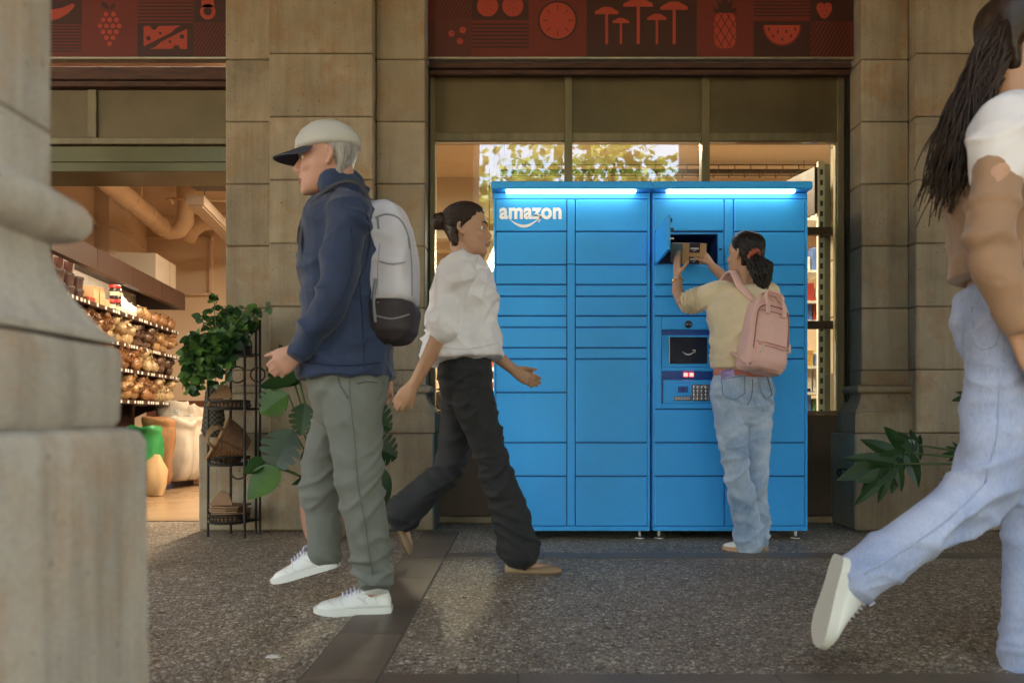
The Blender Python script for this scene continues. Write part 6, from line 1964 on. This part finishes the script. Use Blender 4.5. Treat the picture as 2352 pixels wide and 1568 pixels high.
NAVY_D = mat('jacket_seam', (.008, .019, .052), .8, bump=0)
bv = surf([jk], root)
seam_line(bv, [(840, 480), (850, 540), (842, 600), (826, 640)], NAVY_D, jk)
seam_line(bv, [(826, 640), (832, 720), (836, 800), (838, 846)], NAVY_D, jk)
seam_line(bv, [(700, 832), (760, 838), (820, 838), (872, 832)], NAVY_D, jk, .003, 'hem_band')
seam_line(bv, [(806, 520), (812, 590), (800, 650), (776, 700), (744, 742)], NAVY_D, jk, .0016)
hm = remesh(hair_cap(M_, -.085, .007, .06), .006, 3); put('hair', hm, HAIR_G, root)
CAPM = mat('cap_pale_grey', (.50, .48, .44), .85, var=.08, scale=8, bump=.25, bscale=200, bdist=.002)
cap = MB(); rs = []
for z, f_, b_, w_ in ((.030, .100, -.115, .086), (.045, .103, -.118, .088), (.07, .098, -.114, .085), (.095, .080, -.096, .074), (.115, .05, -.065, .052), (.126, .015, -.025, .02)):
    rs.append([M_ @ V((w_ * math.cos(2 * math.pi * q / 28), (f_ + b_) / 2 + (f_ - b_) / 2 * math.sin(2 * math.pi * q / 28), z)) for q in range(28)])
cp = cap.rings(rs).build('cap', CAPM, root, smooth=True)
br = []
for r_, z in ((0, .040), (1, .036)):
    pass
top_, bot_ = [], []
grid = []
for i in range(7):
    q = i / 6; row = []
    for j in range(13):
        a = R(lerp(18, 162, j / 12)); ext = q * .078 * math.sin(a) ** .6
        row.append(M_ @ V((.087 * math.cos(a) * (1 - .06 * q), -.006 + .108 * math.sin(a) + ext, .036 - .018 * q - .016 * abs(math.cos(a)) ** 2)))
    grid.append(row)
up_n = (M_.to_3x3() @ V((0, 0, 1))).normalized()
bm_ = MB().rings(grid, False, False, False).rings([[p - up_n * .004 for p in r_] for r_ in grid], False, False, False)
bm_.rings([grid[-1], [p - up_n * .004 for p in grid[-1]]], False, False, False)
bm_.build('brim', mat('brim_dark', (.03, .03, .045), .7), cp, smooth=True)
MB().ball(M_ @ V((0, -.005, .127)), .008, n=8, m=5).build('cap_button', CAPM, cp)
W2 = mat('shoe_white_leather', (.78, .78, .75), .42, var=.05, scale=14, bump=.12, bscale=60)
W3 = mat('shoe_sole_white', (.72, .72, .68), .5, var=.06); LACE = mat('lace_lilac', (.62, .58, .72), .8)
for hl, to, upv in ((J['heelL'], J['toeL'], (0, 0, 1)), (J['heelR'], J['toeR'], (-.28, 0, 1))):
    su = shoe(root, hl, to, upv, 1.0, W2, W3, 'sneaker', LACE)
    bv = surf([su], root); SEAMG = mat('shoe_seam', (.58, .58, .57), .7, bump=0)
    def on(px_frac, hgt): 
        d_ = (to - hl).normalized(); u_ = V(upv).normalized(); p_ = hl + (to - hl) * px_frac + u_ * hgt
        c_ = V((0, 0, H)); q_ = (p_ + V((0, -.06, 0)) - c_).normalized()
        h_ = bv.ray_cast(c_, (p_ - c_).normalized())
        return (h_[0] if h_[0] is not None else p_) - (p_ - c_).normalized() * .0008
    for ln in (((.16, .026), (.2, .045), (.17, .065), (.12, .08)), ((.30, .03), (.42, .05), (.52, .066)), ((.62, .026), (.66, .04), (.64, .054)), ((.74, .028), (.80, .036), (.82, .044)), ((.28, .074), (.34, .05), (.36, .03))):
        pp, _ = smooth_pts([on(a_, b_) for a_, b_ in ln], [1] * len(ln), 4)
        MB().tube(pp, .0011, 5).build('stitch_line', SEAMG, su)
MB().tube([J['anL'] + V((.004, 0, .03)), J['anL'] + V((.006, 0, -.05))], .042, 16).build('sock', mat('sock_white', (.72, .72, .72), .9), root, smooth=True)
MB().tube([J['anR'] + V((0, 0, .03)), J['anR'] + V((0, 0, -.045))], .041, 16).build('sock', mat('sock_white', (.72, .72, .72), .9), root, smooth=True)
# his two-tone backpack
bpc = P(900, 600, Ya)
t = thing('backpack', 'pale grey backpack with dark base on the back of the walker in navy', 'backpack', P(900, 790, Ya))
def bsec(py, hw, hd, cx_): return (P(cx_, py, Ya), V((hw, 0, 0)), V((0, hd, 0)))
mb = MB().loft([bsec(476, .05, .09, 880), bsec(486, .068, .115, 884), bsec(530, .080, .135, 893), bsec(620, .088, .145, 900), bsec(690, .088, .145, 902), bsec(700, .08, .14, 900)], 28, 3.4)
me = remesh(mb, .007, 3); cloth(me, .006, 6, 10, 2.0, .004); put('bag_body', me, mat('pack_pale', (.55, .54, .60), .75, var=.1, scale=6, bump=.2), t)
mb = MB().loft([bsec(701, .088, .147, 902), bsec(720, .09, .147, 903), bsec(765, .084, .14, 900), bsec(786, .07, .12, 894), bsec(792, .05, .09, 890)], 28, 3.4)
me = remesh(mb, .007, 3); cloth(me, .006, 6, 10, 5.0, .004); put('bag_base', me, mat('pack_base_dark', (.03, .022, .026), .7, var=.2, scale=6, bump=.2), t)
pk = [o for o in t.children if o.name.startswith('bag_body')][0]; pb = [o for o in t.children if o.name.startswith('bag_base')][0]
bv = surf([pk, pb], t); ZIP = mat('pack_zip', (.2, .2, .23), .5, bump=0); PSEAM = mat('pack_seam', (.34, .33, .38), .8, bump=0)
seam_line(bv, [(862, 500), (890, 492), (920, 505), (938, 545), (945, 610), (946, 680)], ZIP, pk, .0032, 'zip')
seam_line(bv, [(872, 560), (868, 620), (868, 695)], PSEAM, pk, .002)
seam_line(bv, [(872, 600), (900, 606), (930, 602)], PSEAM, pk, .003, 'pocket_edge')
seam_line(bv, [(864, 640), (858, 690), (862, 740)], ZIP, pk, .006, 'webbing')
seam_line(bv, [(860, 724), (900, 732), (940, 722)], ZIP, pb, .003, 'pocket_edge')
for x_, y_ in ((938, 548), (868, 502)):
    hh = drawn(bv, [(x_, y_), (x_ + 1, y_ + 12), (x_ + 2, y_ + 22)], .004)
    if len(hh) > 2: MB().tube(hh, .0035, 6, round_caps=True).build('zip_pull', ZIP, pk)
MB().tube([P(866, 486, Ya), P(872, 462, Ya), P(890, 460, Ya), P(898, 484, Ya)], .007, 8, flat=.6).build('grab_handle', ZIP, t, smooth=True)
for s_, sh in ((-1, J['shL']), (1, J['shR'])):
    q = sh.lerp(J['nck'], .3)
    p, _ = smooth_pts([P(862, 500, Ya) + V((0, s_ * .07, 0)), q + V((.05, 0, .085)), q + V((-.03, 0, .088)), q + V((-.125, 0, .0)), q + V((-.145, s_ * .0, -.16)), P(795, 720, Ya) + V((0, s_ * .17, 0)), P(858, 740, Ya) + V((0, s_ * .13, 0))], [1] * 7, 4)
    MB().tube(p, .02, 10, hint=V((0, 1, 0)), flat=.35).build('shoulder_strap', mat('pack_strap', (.05, .05, .06), .8), t, smooth=True)

# =================================================== the woman walking the other way
Yb = 3.42
J = dict(pel=P(1070, 862, Yb), che=P(1066, 690, Yb), nck=P(1064, 596, Yb), head=P(1072, 528, Yb), face=(1, -.05, -.04), up=(0, 0, 1), pr=V((.0, -1, 0)), cr=V((.12, -1, 0)).normalized(),
         shR=P(1056, 622, 3.275), elR=P(1012, 765, 3.24), wrR=P(952, 880, 3.27), shL=P(1072, 622, 3.565), elL=P(1112, 778, 3.58), wrL=P(1178, 848, 3.56),
         hipR=P(1076, 885, 3.345), knR=P(1138, 1080, 3.36), anR=P(1196, 1262, 3.40), hipL=P(1066, 885, 3.495), knL=P(1030, 1075, 3.52), anL=P(922, 1178, 3.53),
         heelR=V((X(1160, 3.4), 3.40, .0)), toeR=V((X(1291, 3.4), 3.39, 0)), heelL=P(896, 1172, 3.53), toeL=P(938, 1278, 3.53), upL=V((.8, 0, .3)).normalized())
root = thing('person', 'person in white blouse and black flared trousers walking past the locker', 'person', (J['pel'].x, Yb, 0))
M_ = body(root, J, .92, SKIN, {'R': dict(d=(-.62, 0, -.78), palm=(0, 1, 0), side=(.7, 0, -.6), curl=(.3, .4, .3)), 'L': dict(d=(.85, -.05, -.5), palm=(0, -1, -.2), side=(.4, 0, .9), curl=(.25, .3, .25))}, .0055, .93, .048)
face_parts(root, M_)
BLK = mat('trousers_black', (.014, .015, .018), .8, var=.2, scale=6, bump=.2, bscale=150, bdist=.002)
trousers(root, J, .92, BLK, {'R': [.088, .088, .076, .066, .072, .088], 'L': [.088, .088, .076, .066, .070, .084]}, .40, {'R': P(1196, 1262, 3.40), 'L': P(926, 1176, 3.53)}, .0065, .011, .006, 'flared_trousers', .005, 6.2)
BLOUSE = mat('blouse_white', (.76, .74, .78), .8, var=.06, scale=5, bump=.2, bscale=120, bdist=.002)
mb = MB()
torso(mb, J, .92, .026, .16, 1.0, 1.06, [(.17, .172, .138), (.22, .172, .138), (.38, .160, .128), (.55, .158, .122), (.70, .164, .120), (.82, .168, .108), (.91, .150, .088), (.965, .10, .07)])
for s_ in 'LR':
    e_ = J['el' + s_].lerp(J['sh' + s_], .12)
    limb(mb, [J['nck'] - V((0, 0, .05)), J['sh' + s_], J['sh' + s_].lerp(e_, .5), e_], [.055, .068, .064, .066], 18, 3)
me = remesh(mb, .005, 3); cloth(me, .018, 7, 14, 4.4, .006); bl = put('blouse', me, BLOUSE, root)
BL_S = mat('blouse_seam', (.64, .62, .66), .8, bump=0); bv = surf([bl], root)
seam_line(bv, [(988, 792), (1040, 800), (1100, 798), (1140, 788)], BL_S, bl, .002, 'hem_stitch')

hm = remesh(hair_cap(M_, -.085, .016, .078), .006, 3)
def strand2(co, n):
    q = M_.inverted() @ co; a = math.atan2(q.x, q.z)
    return .003 * noise.noise(V((a * 14, q.y * 4, 1.0)))
displace(hm, strand2)
hair = put('hair', hm, HAIR_D, root)
mb = MB().ball(M_ @ V((0, -.125, .035)), .042, .042, .038, 16, 10)
me = remesh(mb, .005, 2); displace(me, lambda co, n: .004 * noise.noise(co * 60)); put('hair_bun', me, HAIR_D, hair)
comb(hair, root, M_, M_ @ V((0, -.125, .035)), 380, HAIR_D, 8)
FLAT = mat('flat_beige', (.33, .215, .125), .75, var=.1, scale=12, bump=.15); FSOLE = mat('flat_sole', (.14, .09, .055), .8)
shoe(root, J['heelR'], J['toeR'], (0, 0, 1), 1.0, FLAT, FSOLE, 'flat')
shoe(root, J['heelL'], J['toeL'], (.8, 0, .3), 1.0, FLAT, FSOLE, 'flat')

# =================================================== the passer-by at the right edge
Yc = 2.02
J = dict(pel=P(2335, 735, Yc), che=P(2328, 440, Yc), nck=P(2336, 232, Yc), head=P(2352, 95, Yc), face=(1, -.08, 0), up=(0, 0, 1), pr=V((.1, -1, 0)).normalized(), cr=V((-.1, -1, 0)).normalized(),
         shR=P(2310, 290, 1.855), elR=P(2275, 545, 1.80), wrR=P(2340, 760, 1.80), shL=P(2340, 290, 2.185), elL=P(2375, 540, 2.22), wrL=P(2430, 730, 2.2),
         hipL=P(2340, 775, 2.10), knL=P(2372, 1130, 2.10), anL=P(2358, 1500, 2.11), hipR=P(2325, 775, 1.94), knR=P(2262, 1115, 1.94), anR=P(1985, 1315, 1.95),
         heelL=V((X(2318, 2.12), 2.11, 0)), toeL=V((X(2560, 2.12), 2.10, 0)), heelR=P(1925, 1278, 1.95), toeR=P(1868, 1480, 1.95), upR=V((.95, 0, .3)).normalized())
root = thing('person', 'person in pale jeans and tan and white top striding close to the camera', 'person', (J['pel'].x, Yc, 0))
M_ = body(root, J, 1.03, SKIN, {'R': dict(d=(.5, 0, -.86), palm=(0, 1, 0), side=(.8, 0, .5), curl=(.3, .4, .3)), 'L': dict(d=(.5, 0, -.86), palm=(0, -1, 0), side=(.8, 0, .5), curl=(.3, .4, .3))}, .0058, 1.0, .05)
face_parts(root, M_)
DEN2 = denim_mat('denim_pale', (.27, .36, .62), (.55, .62, .84))
DEN_S = mat('denim_seam', (.38, .45, .64), .8, bump=0)
tr = trousers(root, J, 1.03, DEN2, {'L': [.095, .096, .084, .070, .064, .064], 'R': [.095, .096, .084, .070, .063, .062]}, .36, {'L': P(2356, 1512, 2.11), 'R': P(1975, 1325, 1.95)}, .0068, .013, .004, 'jeans', .006, 8.8)
bv = surf([tr], root)
seam_line(bv, [(2300, 660), (2305, 760), (2295, 900), (2290, 1000), (2262, 1110)], DEN_S, tr, .002)
seam_line(bv, [(2262, 1110), (2180, 1190), (2080, 1260), (1985, 1318)], DEN_S, tr, .002)
seam_line(bv, [(2230, 700), (2240, 780), (2262, 800), (2290, 780), (2292, 705)], DEN_S, tr, .0024, 'back_pocket_edge')
seam_line(bv, [(2226, 700), (2260, 706), (2294, 704)], DEN_S, tr, .003, 'back_pocket_edge')
seam_line(bv, [(2220, 650), (2280, 660), (2345, 660)], DEN_S, tr, .003, 'waistband_edge')
TANT = mat('top_tan', (.36, .21, .13), .85, var=.12, scale=5, bump=.25, bscale=160, bdist=.002, sheen=.2)
WTOP = mat('top_white_yoke', (.78, .76, .80), .8, var=.05, scale=5, bump=.2)
secs3 = [(.25, .158, .122), (.38, .145, .114), (.55, .156, .118), (.70, .168, .120), (.80, .17, .112)]
mb = MB(); torso(mb, J, 1.03, .016, .2, .86, 1.02, secs3)
me = remesh(mb, .007, 4); cloth(me, .010, 6, 12, 3.9, .006); put('tan_top', me, TANT, root)
mb = MB(); torso(mb, J, 1.03, .021, .78, 1.0, 1.02, [(.785, .172, .116), (.85, .170, .108), (.91, .150, .090), (.965, .10, .072)])
for s_ in 'LR':
    limb(mb, [J['nck'] - V((0, 0, .05)), J['sh' + s_], J['sh' + s_].lerp(J['el' + s_], .38)], [.056, .072, .066], 18, 3)
me = remesh(mb, .007, 4); cloth(me, .010, 6, 12, 2.2, .005); put('white_yoke', me, WTOP, root)
for s_ in 'LR':
    mb = MB(); limb(mb, [J['sh' + s_].lerp(J['el' + s_], .34), J['el' + s_], J['wr' + s_].lerp(J['el' + s_], .1)], [.058, .05, .04], 18, 4)
    me = remesh(mb, .007, 3); cloth(me, .010, 6, 16, 5.2, .004); put('sleeve', me, TANT, root)
hm = remesh(hair_cap(M_, -.09, .016, .08), .007, 3)
hair = put('hair', hm, HAIR_D, root)
lh = MB(); random.seed(3)
for i in range(520):
    a = R(random.uniform(100, 260)); 
    s0 = M_ @ V((math.sin(a) * .075, -.02 - .085 * abs(math.cos(a * .5 - .2)) , random.uniform(-.05, .03)))
    ln = random.uniform(.26, .40); ph = random.uniform(0, 6)
    lat = random.uniform(-.11, .11)
    pts = []; rr = []
    for j in range(13):
        q = j / 12
        pts.append(s0 + V((-.14 * q ** .8 - .02 * math.sin(q * 5 + ph), lat * q * .7, -ln * q + .012 * math.sin(q * 7 + ph))))
        rr.append(.0042 * (1 - .7 * q))
    lh.tube(pts, rr, 6)
lh.build('long_hair', HAIR_D, hair, smooth=True)
shoe(root, J['heelL'], J['toeL'], (0, 0, 1), 1.0, W2, W3, 'sneaker', LACE)
shoe(root, J['heelR'], J['toeR'], (.95, 0, .3), 1.0, W2, W3, 'sneaker', LACE)
